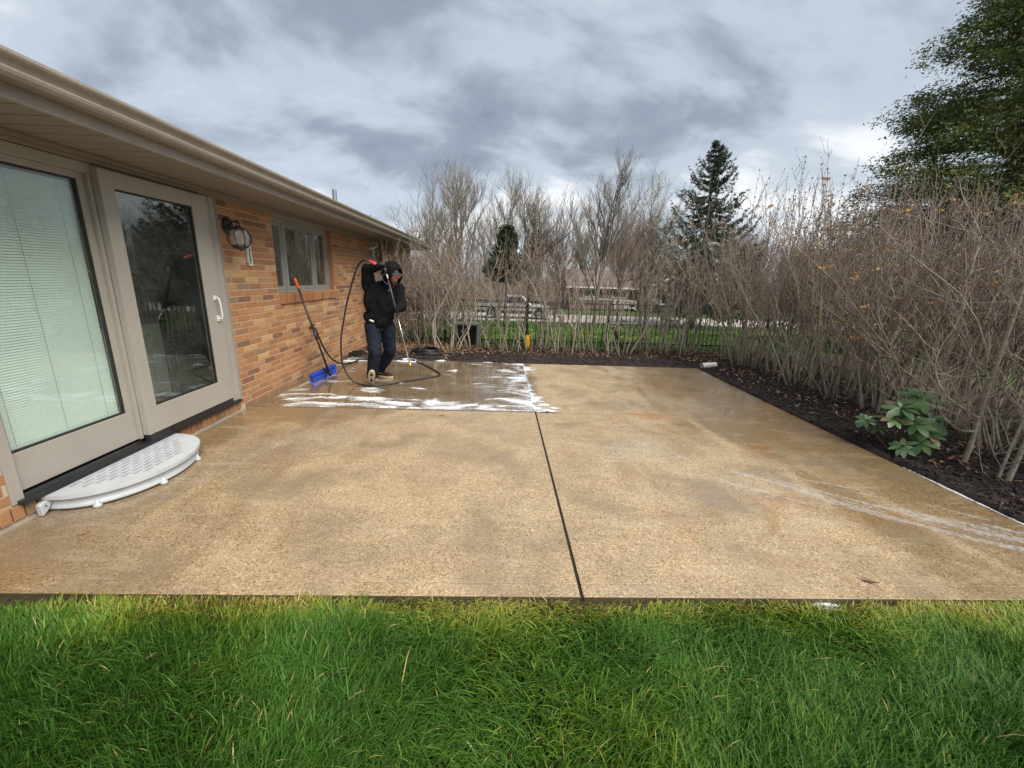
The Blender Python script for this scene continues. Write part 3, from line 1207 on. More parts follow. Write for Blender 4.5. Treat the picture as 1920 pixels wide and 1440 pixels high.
part('window_head', MB().span((WALL_X - .16, W0, WZ1 - .001), (WALL_X - .008, W1, HTOP)), M['taupe_dark'], house)
cu = MB()
for (a, b) in ((W0 + .1, W0 + .3), (6.42, 6.60), (6.83, 7.02)):
    pts = []
    kk = 14
    vs = []
    for q in range(kk + 1):
        yy = a + (b - a) * q / kk
        xx = wx - .13 + .022 * math.sin(q * 2.3)
        vs += [(xx, yy, WZ0 - .05), (xx + .004, yy, WZ1)]
    cu.add(vs, [(2 * q, 2 * q + 2, 2 * q + 3, 2 * q + 1) for q in range(kk)])
part('curtain', cu, M['curtain'], house, smooth=True)

# small far window
a, b, z0, z1 = WIN2
s_ = MB()
xw = WALL_X - .05
s_.span((xw - .05, a, z0), (xw + .02, a + .05, z1)).span((xw - .05, b - .05, z0), (xw + .02, b, z1)).span((xw - .05, a + .05, z0), (xw + .02, b - .05, z0 + .05)).span((xw - .05, a + .05, z1 - .05), (xw + .02, b - .05, z1))
so = part('window_sash', s_, gf, house, bevel=.002, label='small far window beside the dead vine')
link('pane', MB().span((xw - .014, a + .05, z0 + .05), (xw - .009, b - .05, z1 - .05)).mesh('pane'), M['glass'], so, (0, 0, 0))

# ---- rooms behind the glass
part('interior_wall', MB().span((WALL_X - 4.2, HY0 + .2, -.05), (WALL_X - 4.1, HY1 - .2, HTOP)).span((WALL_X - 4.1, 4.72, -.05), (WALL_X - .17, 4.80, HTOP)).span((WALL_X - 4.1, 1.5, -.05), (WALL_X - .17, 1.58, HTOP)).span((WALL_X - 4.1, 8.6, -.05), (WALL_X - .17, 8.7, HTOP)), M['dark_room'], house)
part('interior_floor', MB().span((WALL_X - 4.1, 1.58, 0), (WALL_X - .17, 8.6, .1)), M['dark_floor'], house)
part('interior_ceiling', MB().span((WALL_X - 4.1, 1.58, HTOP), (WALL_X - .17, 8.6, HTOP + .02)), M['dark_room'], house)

ki = thing('kitchen_island', 'pale panelled kitchen cabinet seen low through the sliding door glass', 'cabinet', (WALL_X - 1.2, 4.0, .1))
part('cabinet_body', MB().span((WALL_X - 1.7, 3.62, .1), (WALL_X - .95, 4.66, .92)), M['cabinet'], ki, bevel=.01)
part('counter_top', MB().span((WALL_X - 1.74, 3.58, .92), (WALL_X - .91, 4.68, .96)), M['dark_room'], ki, bevel=.008)
pm = MB()
for a, b, z0, z1 in ((3.66, 3.74, .16, .86), (4.50, 4.58, .16, .86), (3.74, 4.50, .16, .23), (3.74, 4.50, .79, .86)):
    pm.span((WALL_X - .949, a, z0), (WALL_X - .932, b, z1))
part('door_moulding', pm, M['cabinet'], ki, bevel=.004)
wc = thing('wall_cabinet', 'pale upper cabinet hanging inside behind the sliding door glass', 'cabinet', (WALL_X - 1.3, 4.3, 1.5))
part('cabinet_body', MB().span((WALL_X - 1.6, 3.95, 1.45), (WALL_X - 1.1, 4.70, 2.15)), M['cabinet'], wc, bevel=.01)
part('cabinet_rail', MB().span((WALL_X - 1.099, 3.95, 1.42), (WALL_X - 1.07, 4.70, 1.449)), M['white_plastic'], wc)

# ---- house end downspout foot
ds = thing('drain_splash_block', 'low dark grey drain block on the wet concrete at the foot of the brick wall', 'drain block', (-2.62, 7.72, .0))
part('block', MB().span((-2.78, 7.55, .002), (-2.58, 7.75, .05)), M['black_track'], ds, bevel=.01)
part('rim', MB().span((-2.78, 7.55, .051), (-2.58, 7.57, .075)).span((-2.78, 7.73, .051), (-2.58, 7.75, .075)), M['black_track'], ds, bevel=.004)

# ------------------------------------------------------------------ things fixed to the wall
ln = thing('wall_lantern', 'black wall lantern with round wire cage and ribbed clear glass on the brick', 'lantern', (WALL_X, 4.53, 1.92))
blk = M['dark_metal']
part('backplate', MB().lathe((WALL_X, 4.53, 1.915), [(.085, 0), (.09, .006), (.085, .016), (.06, .024), (.03, .034), (.012, .04)], 28, rot=Matrix.Rotation(rad(90), 3, 'Y')), blk, ln, smooth=True)
gc = Vector((-2.60, 4.375, 1.80))
arm = spline([(WALL_X + .03, 4.53, 1.92), (-2.70, 4.45, 1.945), (-2.62, 4.385, 1.955), (-2.60, 4.375, 1.93)], 8)
part('arm', MB().tube(arm, .008, 10).tube([(-2.60, 4.35, 1.895), (-2.60, 4.35, 1.94), (-2.60, 4.375, 1.957), (-2.60, 4.40, 1.94), (-2.60, 4.40, 1.895)], .006, 8), blk, ln, smooth=True)
part('cap', MB().lathe(gc, [(.072, .075), (.066, .083), (.045, .093), (.03, .102), (.012, .106)], 24), blk, ln, smooth=True)
part('base', MB().lathe(gc, [(.01, -.128), (.012, -.118), (.035, -.112), (.06, -.098), (.072, -.088), (.068, -.082)], 24), blk, ln, smooth=True)
gt = NT('lantern_glass')
fr_ = gt.n.new('ShaderNodeFresnel')
fr_.inputs['IOR'].default_value = 1.5
tr_ = gt.n.new('ShaderNodeBsdfTransparent')
tr_.inputs['Color'].default_value = (.78, .74, .72, 1)
gl_ = gt.n.new('ShaderNodeBsdfGlossy')
gl_.inputs['Roughness'].default_value = .08
df_ = gt.n.new('ShaderNodeBsdfDiffuse')
df_.inputs['Color'].default_value = (.7, .66, .64, 1)
m_a = gt.n.new('ShaderNodeMixShader')
m_b = gt.n.new('ShaderNodeMixShader')
m_b.inputs[0].default_value = .25
gt.l.new(fr_.outputs[0], m_a.inputs[0]); gt.l.new(tr_.outputs[0], m_a.inputs[1]); gt.l.new(gl_.outputs[0], m_a.inputs[2])
gt.l.new(m_a.outputs[0], m_b.inputs[1]); gt.l.new(df_.outputs[0], m_b.inputs[2]); gt.l.new(m_b.outputs[0], gt.out.inputs['Surface'])
gl = MB()
for k in range(24):
    pass
prof = [(.045, -.086), (.066, -.06), (.078, -.02), (.08, .01), (.072, .045), (.055, .075)]
vs, fs = [], []
S = 40
for r_, z_ in prof:
    for k in range(S):
        rr = r_ * (1 + .035 * (1 if k % 2 else -1))
        vs.append((gc.x + rr * math.cos(2 * math.pi * k / S), gc.y + rr * math.sin(2 * math.pi * k / S), gc.z + z_))
for i in range(len(prof) - 1):
    for k in range(S):
        fs.append((i * S + k, i * S + (k + 1) % S, (i + 1) * S + (k + 1) % S, (i + 1) * S + k))
gl.add(vs, fs)
part('glass_globe', gl, gt.m, ln)
cg = MB()
for k in range(4):
    a_ = math.pi * k / 4 + .2
    ring = []
    for q in range(33):
        g = 2 * math.pi * q / 32
        rr = .108 * math.cos(g)
        ring.append((gc.x + rr * math.cos(a_), gc.y + rr * math.sin(a_), gc.z - .005 + .098 * math.sin(g)))
    cg.tube(ring, .0042, 6, cap=False)
part('wire_cage', cg, blk, ln, smooth=True)

db = thing('doorbell_box', 'small white plastic box on the brick beside the lantern', 'wall box', (WALL_X, 4.61, 1.88))
part('box', MB().span((WALL_X + .001, 4.585, 1.835), (WALL_X + .03, 4.66, 1.925)), M['white_plastic'], db, bevel=.006)
part('button', MB().span((WALL_X + .03, 4.628, 1.88), (WALL_X + .034, 4.645, 1.905)), blk, db)

tm = NT('aged_plaque')
tm.set(Base_Color=tm.ramp(tm.noise(55, 4, .7), [(.40, (.10, .085, .06)), (.52, (.55, .53, .48)), (.8, (.72, .71, .68))]), Roughness=.5)
th = thing('wall_thermometer', 'narrow weathered white ornate thermometer plaque on the brick below the lantern', 'thermometer', (WALL_X, 4.83, 1.65))
pb = [(4.785, 1.545), (4.795, 1.53), (4.87, 1.53), (4.88, 1.545), (4.878, 1.72), (4.890, 1.735), (4.872, 1.752), (4.85, 1.775), (4.8325, 1.785), (4.815, 1.775), (4.793, 1.752), (4.775, 1.735), (4.787, 1.72)]
part('plaque', MB().prism(pb, 0, WALL_X + .002, WALL_X + .016), tm.m, th, bevel=.004)
part('border', MB().tube(spline([(WALL_X + .016, y_, z_) for y_, z_ in [(4.805, 1.55), (4.86, 1.55), (4.857, 1.70), (4.8325, 1.75), (4.808, 1.70), (4.805, 1.55)]], 4), .004, 6), M['white_plastic'], th)
part('glass_tube', MB().tube([(WALL_X + .018, 4.8325, 1.57), (WALL_X + .018, 4.8325, 1.72)], .004, 8), blk, th)

sp = thing('garden_faucet', 'dark garden faucet sticking out of the brick behind the broom handle', 'faucet', (WALL_X, 6.15, .685))
part('spout', MB().tube(spline([(WALL_X - .01, 6.14, .69), (WALL_X + .05, 6.14, .69), (WALL_X + .085, 6.14, .68), (WALL_X + .10, 6.14, .645)], 5), .014, 10), blk, sp, smooth=True)
part('valve_wheel', MB().lathe((WALL_X + .055, 6.14, .735), [(.006, -.05), (.006, 0), (.028, 0), (.03, .006), (.028, .012), (.004, .014)], 12), blk, sp)
# ------------------------------------------------------------------ vegetation materials
def bark(name, lo, hi, scale=30, tip=None, tinted=False):
    t = NT(name)
    n = t.noise(scale, 4, .6)
    col = t.ramp(n, [(.3, lo), (.7, hi)])
    col = t.mix(t.math('MULTIPLY', t.rnd(), .25), col, tuple(x * .62 for x in hi))
    if tinted:
        col = t.mix(1.0, col, t.ramp(t.attr('tint'), [(0, .25), (.35, .6), (.7, 1.1), (1, 1.7)]), 'MULTIPLY')
    if tip:
        z = t.sepxyz(t.coord())['Z']
        col = t.mix(t.ramp(t.math('MULTIPLY', z, .3), [(.25, 0.0), (.75, .9)]), col, tip)
    t.set(Base_Color=col, Roughness=.85, Specular_IOR_Level=.25)
    t.bump(t.noise(scale * 3, 3), .4, .003)
    return t.m


M['stem'] = bark('shrub_bark', (.20, .17, .13), (.44, .385, .305), 26)
M['stem_dark'] = bark('dark_bark', (.045, .033, .024), (.12, .09, .065), 26)
M['twig'] = bark('shrub_twig', (.215, .18, .145), (.40, .345, .28), 20, (.26, .205, .178), True)
M['tree_bark'] = bark('tree_bark', (.10, .085, .068), (.23, .20, .165), 10)
M['tree_twig'] = bark('tree_twig', (.17, .14, .115), (.30, .255, .21), 10)
M['tree_twig_red'] = bark('tree_twig_red', (.21, .145, .125), (.36, .26, .22), 10)


def leafy(name, stops, rough=.5, trans=.2, spec=.4):
    t = NT(name)
    a = t.attr('tint')
    col = t.ramp(t.math('FRACT', a) if False else a, stops)
    t.set(Base_Color=col, Roughness=rough, Specular_IOR_Level=spec)
    tl = t.n.new('ShaderNodeBsdfTranslucent')
    t.l.new(col, tl.inputs['Color'])
    ms = t.n.new('ShaderNodeMixShader')
    ms.inputs[0].default_value = trans
    t.l.new(t.b.outputs[0], ms.inputs[1])
    t.l.new(tl.outputs[0], ms.inputs[2])
    t.l.new(ms.outputs[0], t.out.inputs['Surface'])
    return t.m


M['bud'] = leafy('bud', [(0, (.10, .055, .045)), (.6, (.20, .12, .09)), (1, (.27, .17, .12))], .7, 0)
M['orange_leaf'] = leafy('withered_leaf', [(0, (.34, .19, .07)), (.5, (.52, .32, .11)), (1, (.62, .44, .22))], .7, .3)
M['brown_leaf'] = leafy('brown_leaf', [(0, (.14, .075, .04)), (.6, (.28, .165, .09)), (1, (.42, .28, .17))], .7, .3)
M['spruce_needle'] = leafy('spruce_needle', [(0, (.02, .036, .02)), (.6, (.045, .072, .033)), (1, (.085, .115, .05))], .6, .1)
M['cedar_leaf'] = leafy('cedar_leaf', [(0, (.055, .085, .022)), (.45, (.12, .16, .036)), (.8, (.21, .23, .052)), (1, (.29, .27, .08))], .55, .2)
M['blossom'] = leafy('blossom', [(0, (.45, .45, .38)), (1, (.72, .72, .62))], .7, .3)
M['far_green'] = leafy('far_green', [(0, (.03, .05, .018)), (1, (.09, .12, .04))], .7, .2)


class Plant:
    """tubes and small leaves gathered into named layers"""
    def __init__(self):
        self.layers = {}

    def mb(self, k):
        return self.layers.setdefault(k, MB())


def rdir(r, tilt0, tilt1):
    a = r.uniform(0, 2 * math.pi)
    t = r.uniform(tilt0, tilt1)
    return Vector((math.sin(t) * math.cos(a), math.sin(t) * math.sin(a), math.cos(t)))


def wander(r, p, d, L, n, wob, upb=0.0):
    pts = [p.copy()]
    d = d.normalized()
    for i in range(n):
        d = (d + Vector((r.gauss(0, wob), r.gauss(0, wob), r.gauss(0, wob) + upb))).normalized()
        pts.append(pts[-1] + d * (L / n))
    return pts


def leaf_quad(mb, r, p, s, tint, flat=.5, dirv=None, aspect=.5):
    u = dirv.normalized() if dirv is not None else Vector((r.gauss(0, 1), r.gauss(0, 1), r.gauss(0, flat))).normalized()
    v = u.cross(Vector((r.gauss(0, 1), r.gauss(0, 1), r.gauss(0, 1)))).normalized()
    p = Vector(p)
    w = u.cross(v)
    mb.add([p, p + u * s * .5 + v * s * aspect + w * s * .08, p + u * s, p + u * s * .5 - v * s * aspect + w * s * .08], [(0, 1, 2, 3)], tint)


def octa(mb, p, d, L, w, tint):
    d = d.normalized()
    u = d.orthogonal().normalized()
    v = d.cross(u)
    p = Vector(p)
    m = p + d * L * .4
    mb.add([p, m + u * w, m + v * w, m - u * w, m - v * w, p + d * L], [(0, 2, 1), (0, 3, 2), (0, 4, 3), (0, 1, 4), (5, 1, 2), (5, 2, 3), (5, 3, 4), (5, 4, 1)], tint)


def make_shrub(seed, nst, H, spread, nbr, ntw, r0, name, label, cat, group, buds=.5, wither=0, brown=0, tilt=(.02, .38), low=.18, base_r=.22, shoots=2):
    r = random.Random(seed)
    root = thing(name, label, cat, group=group, world_parts=False)
    tw, bd, wl_, bl_ = MB(), MB(), MB(), MB()
    stems = []
    for s in range(nst):
        a = 2 * math.pi * (s + r.random()) / nst
        rr = base_r * math.sqrt(r.random())
        p = Vector((rr * math.cos(a), rr * math.sin(a), -.06))
        t = r.uniform(*tilt)
        d = Vector((math.sin(t) * math.cos(a), math.sin(t) * math.sin(a), math.cos(t)))
        L = H * r.uniform(.6, .98)
        pts = wander(r, p, d, L, 9, .14, .045)
        rb0 = r0 * r.uniform(.55, 1.4)
        rs_ = [rb0 * (1 - .78 * (i / 9)) for i in range(10)]
        sm = MB()
        sm.tube(pts, rs_, 5, cap=True)
        shade = r.random()
        for b in range(nbr):
            f = low + (1 - low) * (b + r.random()) / nbr
            i = min(int(f * 9), 8)
            q = pts[i].lerp(pts[i + 1], f * 9 - i)
            axis = (pts[i + 1] - pts[i]).normalized()
            bdv = (axis * r.uniform(.45, 1.0) + rdir(r, .5, 1.8) * r.uniform(.5, 1.05) + Vector((0, 0, .18))).normalized()
            bl = spread * r.uniform(.4, 1.15) * (1.1 - .4 * f)
            bp = wander(r, q, bdv, bl, 6, .24, .11)
            br = max(rs_[i] * r.uniform(.35, .65), .0030)
            bt = min(max(r.gauss(.5, .3), 0), 1)
            tw.tube(bp, [br, br * .9, br * .8, br * .68, br * .56, br * .46, br * .34], 4, cap=False, a=bt)
            for c in range(ntw):
                g = r.uniform(.2, 1.0)
                j = min(int(g * 6), 5)
                q2 = bp[j].lerp(bp[j + 1], g * 6 - j)
                td = ((bp[j + 1] - bp[j]).normalized() * r.uniform(.3, 1.0) + rdir(r, .2, 1.8) * .8 + Vector((0, 0, .30))).normalized()
                tl = r.uniform(.10, .36) * (.6 + .4 * spread)
                tp = wander(r, q2, td, tl, 3, .26, .12)
                tr = r.uniform(.0019, .0034)
                tw.tube(tp, [tr * 1.15, tr, tr * .85, tr * .6], 3, cap=False, a=min(max(r.gauss(.5, .3), 0), 1))
                if r.random() < buds:
                    octa(bd, tp[-1], tp[-1] - tp[-2], r.uniform(.014, .03), r.uniform(.004, .008), r.random())
                if wither and r.random() < wither:
                    cc = tp[-1]
                    for _ in range(r.randint(6, 13)):
                        leaf_quad(wl_, r, cc + Vector((r.gauss(0, .026), r.gauss(0, .026), r.gauss(0, .010))), r.uniform(.026, .046), r.random(), .25)
                if brown and r.random() < brown:
                    for _ in range(r.randint(1, 4)):
                        leaf_quad(bl_, r, tp[-1] + Vector((r.gauss(0, .03), r.gauss(0, .03), r.gauss(0, .03))), r.uniform(.03, .055), r.random(), .6)
        # straight young shoots rising from the top, tipped with bud clusters
        for c in range(shoots):
            q = pts[r.randint(6, 9)]
            sp_ = wander(r, q, Vector((r.gauss(0, .16), r.gauss(0, .16), 1)), r.uniform(.25, .7), 4, .05, .03)
            tw.tube(sp_, [.0042, .0038, .0034, .003, .0024], 4, cap=False, a=r.uniform(.1, .6))
            for k in range(4):
                g = .45 + .18 * k
                j = min(int(g * 4), 3)
                for _ in range(2):
                    octa(bd, sp_[j].lerp(sp_[j + 1], min(g * 4 - j, 1)), rdir(r, .2, 1.1), r.uniform(.018, .036), r.uniform(.006, .011), r.random() * .7)
        stems.append(sm)
    for sm in stems:
        link('stem', sm.mesh('stem', smooth=True, fix=False), M['stem'], root)
    o = link('twigs', tw.mesh('twigs', smooth=True, attr='tint', fix=False), M['twig'], root)
    o['kind'] = 'stuff'
    for nm, mb_, mt in (('buds', bd, 'bud'), ('withered_flowers', wl_, 'orange_leaf'), ('dead_leaves', bl_, 'brown_leaf')):
        if mb_.f:
            o = link(nm, mb_.mesh(nm, attr='tint', fix=False), M[mt], root)
            o['kind'] = 'stuff'
    return root


def place(root, used, x, y, z, rz, sc, label, group):
    o = root if not used[0] else copy_tree(root)
    used[0] = True
    o.location = (x, y, z)
    o.rotation_euler = (0, 0, rz)
    o.scale = (sc[0], sc[0], sc[1]) if isinstance(sc, tuple) else (sc, sc, sc)
    o['label'] = label
    o['group'] = group
    return o


rv = random.Random(77)
GR_R = 'bare shrubs of the right hedge'
GR_B = 'bare shrubs of the back hedge'
protoR = [make_shrub(100 + i, 15, 2.75, .74, 10, 4, .0135, 'bare_shrub', '', 'shrub', GR_R, buds=.55, wither=(.012, .035, .006)[i % 3], tilt=(.02, .46), base_r=.30, low=.30) for i in range(4)]
usedR = [[False] for _ in protoR]
# front row of the right hedge, from the far corner towards the camera
front = [(4.75, 8.15, 1.06), (4.65, 7.45, 1.24), (4.85, 6.75, 1.27), (4.68, 6.1, 1.13), (4.78, 5.4, .99), (4.8, 4.75, .97), (4.95, 4.1, .97), (4.95, 3.5, .97), (4.98, 2.9, .96), (4.9, 2.3, .95)]
for i, (x, y, s) in enumerate(front):
    place(protoR[i % 4], usedR[i % 4], x, y, -.02, rv.uniform(0, 6.28), (1.0, s), f'{ORD[i]} bare shrub from the far corner in the front row of the right hedge', GR_R)
back = [(5.5, 8.9, 1.05), (5.65, 8.1, 1.12), (5.5, 7.3, 1.18), (5.7, 6.5, 1.14), (5.5, 5.75, 1.08), (5.6, 5.0, 1.03), (5.5, 4.3, 1.0), (5.6, 3.6, .98), (5.7, 2.9, .95)]
for i, (x, y, s) in enumerate(back):
    place(protoR[(i + 2) % 4], usedR[(i + 2) % 4], x, y, -.02, rv.uniform(0, 6.28), (1.0, s), f'{ORD[i]} bare shrub from the far corner in the rear row of the right hedge', GR_R)
third = [(6.5, 8.4, 1.1), (6.6, 7.3, 1.1), (6.5, 6.2, 1.1), (6.5, 5.2, 1.08), (6.6, 4.2, 1.0)]
for i, (x, y, s) in enumerate(third):
    place(protoR[(i + 1) % 4], usedR[(i + 1) % 4], x, y, -.02, rv.uniform(0, 6.28), (1.1, s), f'{ORD[i]} bare shrub from the far corner behind both rows of the right hedge', GR_R)

# back hedge: thinner, lawn shows through at the foot
protoB = [make_shrub(200 + i, 9, 2.4, .58, 8, 3, .0150, 'bare_shrub', '', 'shrub', GR_B, buds=.5, wither=.008, brown=.02, tilt=(.02, .27), low=.3, base_r=.30) for i in range(3)]
usedB = [[False] for _ in protoB]
bx = [(-1.05, 8.35, .92), (-.45, 8.75, .98), (.1, 8.45, 1.0), (.72, 8.7, 1.04), (1.3, 8.45, .98), (1.95, 8.75, 1.02), (2.55, 8.5, .97), (3.15, 8.8, 1.0), (3.7, 8.5, .98), (4.2, 8.95, 1.0)]
for i, (x, y, s) in enumerate(bx):
    place(protoB[i % 3], usedB[i % 3], x, y, -.03, rv.uniform(0, 6.28), (1.0, s), f'{ORD[i]} thin bare shrub from the left in the back hedge', GR_B)
for i, (x, y, s) in enumerate([(-.8, 9.15, 1.0), (1.2, 9.2, 1.06), (3.6, 9.2, 1.03)]):
    place(protoB[(i + 1) % 3], usedB[(i + 1) % 3], x, y, -.03, rv.uniform(0, 6.28), (1.1, s), f'{ORD[i]} thin bare shrub from the left in the row behind the back hedge', GR_B)
# dense twiggy shrubs at the house corner, with dead leaves near the eave
protoC = make_shrub(301, 19, 2.3, .75, 12, 5, .012, 'corner_shrub', '', 'shrub', 'twiggy shrubs against the house end', buds=.3, brown=.13, tilt=(.02, .5), base_r=.35, low=.1)
uC = [False]
for i, (x, y, s, lb) in enumerate([(-2.25, 9.15, 1.0, 'dense twiggy shrub with dead leaves against the brick wall behind the worker'), (-1.65, 9.0, 1.0, 'dense twiggy shrub at the left end of the back hedge beside the coiled hose'),
                                   (-2.3, 10.3, 1.05, 'twiggy shrub with dead leaves reaching the gutter at the house end'), (-1.3, 9.9, 1.12, 'twiggy shrub behind the left end of the back hedge')]):
    place(protoC, uC, x, y, -.03, rv.uniform(0, 6.28), (1.0, s), lb, 'twiggy shrubs against the house end')


# near upright saplings in front of the right hedge
def sapling(name, label, pts, r0, seed, forks=()):
    r = random.Random(seed)
    t = thing(name, label, 'sapling', pts[0])
    mb = MB()
    P = spline(pts, 6)
    n = len(P)
    mb.tube(P, [r0 * (1 - .6 * i / n) for i in range(n)], 8)
    part('trunk', mb, M['stem'], t, smooth=True)
    tw = MB()
    for fk in forks:
        fp = spline(fk, 6)
        b = MB()
        b.tube(fp, [r0 * .6 * (1 - .7 * i / len(fp)) for i in range(len(fp))], 7)
        part('limb', b, M['stem'], t, smooth=True)
        P = P + fp
    for k in range(38):
        q = P[r.randint(int(len(P) * .2), len(P) - 1)]
        bp = wander(r, q, rdir(r, .3, 1.5), r.uniform(.3, .8), 5, .16, .06)
        tw.tube(bp, [.005, .004, .0035, .003, .0022, .0015], 4, cap=False)
        for _ in range(4):
            j = r.randint(1, 4)
            tp = wander(r, bp[j], rdir(r, .2, 1.5), r.uniform(.12, .3), 3, .15, .06)
            tw.tube(tp, [.002, .0018, .0015, .001], 3, cap=False)
    o = part('twigs', tw, M['stem'], t, smooth=True)
    o['kind'] = 'stuff'


sapling('bare_sapling', 'pale forked sapling trunk nearest the rhododendron, its limb curving left', [(4.19, 3.30, -.03), (4.23, 3.32, .22), (4.27, 3.36, .45), (4.33, 3.40, .95), (4.40, 3.45, 1.6), (4.45, 3.5, 2.2)], .022, 1,
        [[(4.26, 3.35, .42), (4.12, 3.38, .50), (3.98, 3.44, .62), (3.90, 3.5, .82), (3.88, 3.5, 1.0)], [(4.245, 3.33, .30), (4.12, 3.36, .31), (4.0, 3.42, .42), (3.95, 3.45, .55)]])
sapling('bare_sapling', 'pair of pale leaning sapling trunks at the right picture edge', [(4.17, 2.95, -.03), (4.24, 2.98, .3), (4.33, 3.02, .8), (4.42, 3.1, 1.5), (4.5, 3.2, 2.1)], .02, 2, [[(4.12, 2.98, -.03), (4.2, 3.02, .35), (4.3, 3.06, .9), (4.3, 3.1, 1.5)]])
sapling('bare_sapling', 'thin straight pale stem standing just right of the rhododendron', [(4.22, 3.72, -.03), (4.23, 3.73, .3), (4.26, 3.75, .8), (4.3, 3.8, 1.5), (4.35, 3.85, 2.0)], .013, 3)

# pruned stumps in the back bed
def stump(label, limbs, loc):
    t = thing('pruned_stump', label, 'stump', loc, group='pruned stumps in the back bed')
    for pts, r0, r1 in limbs:
        P = spline(pts, 5)
        b = MB()
        b.tube(P, [r0 + (r1 - r0) * i / (len(P) - 1) for i in range(len(P))], 10)
        part('limb', b, M['stem_dark'], t, smooth=True)
        c = MB()
        d = (P[-1] - P[-2]).normalized()
        c.tube([P[-1], P[-1] + d * .004], r1 * .86, 10)
        part('cut_face', c, M['stem'], t)


stump('V-shaped pruned stump with two cut limbs in the back bed', [([(2.80, 8.85, -.05), (2.66, 8.82, .14), (2.50, 8.78, .40), (2.42, 8.76, .55)], .045, .034), ([(2.83, 8.85, -.05), (2.90, 8.83, .12), (3.02, 8.80, .28), (3.1, 8.78, .33)], .05, .04)], (2.82, 8.85, 0))
stump('upright dark pruned stub in the middle of the back bed', [([(1.52, 8.55, -.05), (1.53, 8.55, .15), (1.54, 8.54, .36), (1.58, 8.53, .42)], .03, .024)], (1.52, 8.55, 0))
stump('small crooked stub low at the left of the back bed', [([(.08, 8.3, -.05), (-.02, 8.3, .1), (-.12, 8.3, .28)], .032, .02)], (.08, 8.3, 0))

# ------------------------------------------------------------------ rhododendron: every leaf a part
rt_ = NT('rhododendron_leaf')
rr_ = rt_.rnd()
lc = rt_.ramp(rr_, [(0, (.05, .11, .035)), (.35, (.075, .155, .05)), (.7, (.10, .18, .065)), (.88, (.14, .20, .075)), (.96, (.20, .12, .07)), (1, (.16, .17, .07))])
uvz = rt_.sepxyz(rt_.coord())
mid = rt_.ramp(rt_.math('MULTIPLY', rt_.math('ABSOLUTE', uvz['Y']), 60), [(.0, .6), (.12, 0.0)])
rt_.set(Base_Color=rt_.mix(mid, lc, (.16, .21, .09)), Roughness=.32, Specular_IOR_Level=.6)
rt_.bump(rt_.noise(40, 3), .2, .003)


def rh_leaf():
    mb = MB()
    n = 8
    vs, fs = [], []
    for i in range(n + 1):
        t = i / n
        w = .5 * (max(math.sin(math.pi * min(t, .985) ** 1.3), .01) ** .68) * .40 if 0 < t else .006
        x = t
        z = -.22 * t * t + .05 * t
        vs += [(x, -w, z + .10 * w), (x, 0, z), (x, w, z + .10 * w)]
    for i in range(n):
        b = i * 3
        fs += [(b, b + 3, b + 4, b + 1), (b + 1, b + 4, b + 5, b + 2)]
    mb.add(vs, fs)
    me = mb.mesh('leaf', smooth=True)
    return me


leaf_me = rh_leaf()
RC = Vector((3.83, 3.55, 0))
rho = thing('rhododendron', 'young rhododendron with broad green leaf whorls at the right patio edge', 'shrub', RC, world_parts=False)
rh = random.Random(12)
RS = 1.0
whorls = [((-.10, -.12, .10), .9, .10), ((-.16, .10, .20), .85, .12), ((.03, -.05, .30), 1.0, .15), ((-.03, .06, .42), 1.0, .15), ((-.12, .02, .33), 1.0, .13), ((.20, .10, .50), 1.05, .17), ((.08, .16, .40), .95, .15), ((.25, .02, .33), .95, .16), ((.02, -.16, .16), .9, .13), ((.13, -.10, .22), .9, .14), ((-.26, .14, .27), .8, .11)]
stm = MB()
for (cx_, cy_, cz_), sc_l, L in whorls:
    base = Vector((rh.uniform(-.04, .04), rh.uniform(-.04, .04), -.05))
    c = Vector((cx_, cy_, cz_)) * RS
    L = L * 1.12
    stm.tube(spline([base, base.lerp(c, .5) + Vector((0, 0, -.03)), c + Vector((0, 0, .005))], 5), [.007] * 11, 6)
    nl = rh.randint(7, 9)
    tq = Vector((0, 0, 1)).rotation_difference(Vector((-.4 + rh.uniform(-.3, .3), -.35 + rh.uniform(-.3, .3), .9)))
    for k in range(nl):
        a = 2 * math.pi * k / nl + rh.uniform(-.25, .25)
        l = link('leaf', leaf_me, rt_.m, rho, c)
        l.rotation_euler = (tq.to_matrix() @ Euler((rh.uniform(-.3, .3), rh.uniform(-.25, .22), a)).to_matrix()).to_euler()
        s = L * rh.uniform(.82, 1.12) * sc_l
        l.scale = (s, s, s)
    for k in range(2):
        l = link('leaf', leaf_me, rt_.m, rho, c)
        l.rotation_euler = Euler((0, rh.uniform(-1.0, -.6), rh.uniform(0, 6.28)))
        s = L * .55
        l.scale = (s, s, s)
link('stem', stm.mesh('stem', smooth=True), M['stem_dark'], rho, (0, 0, 0))

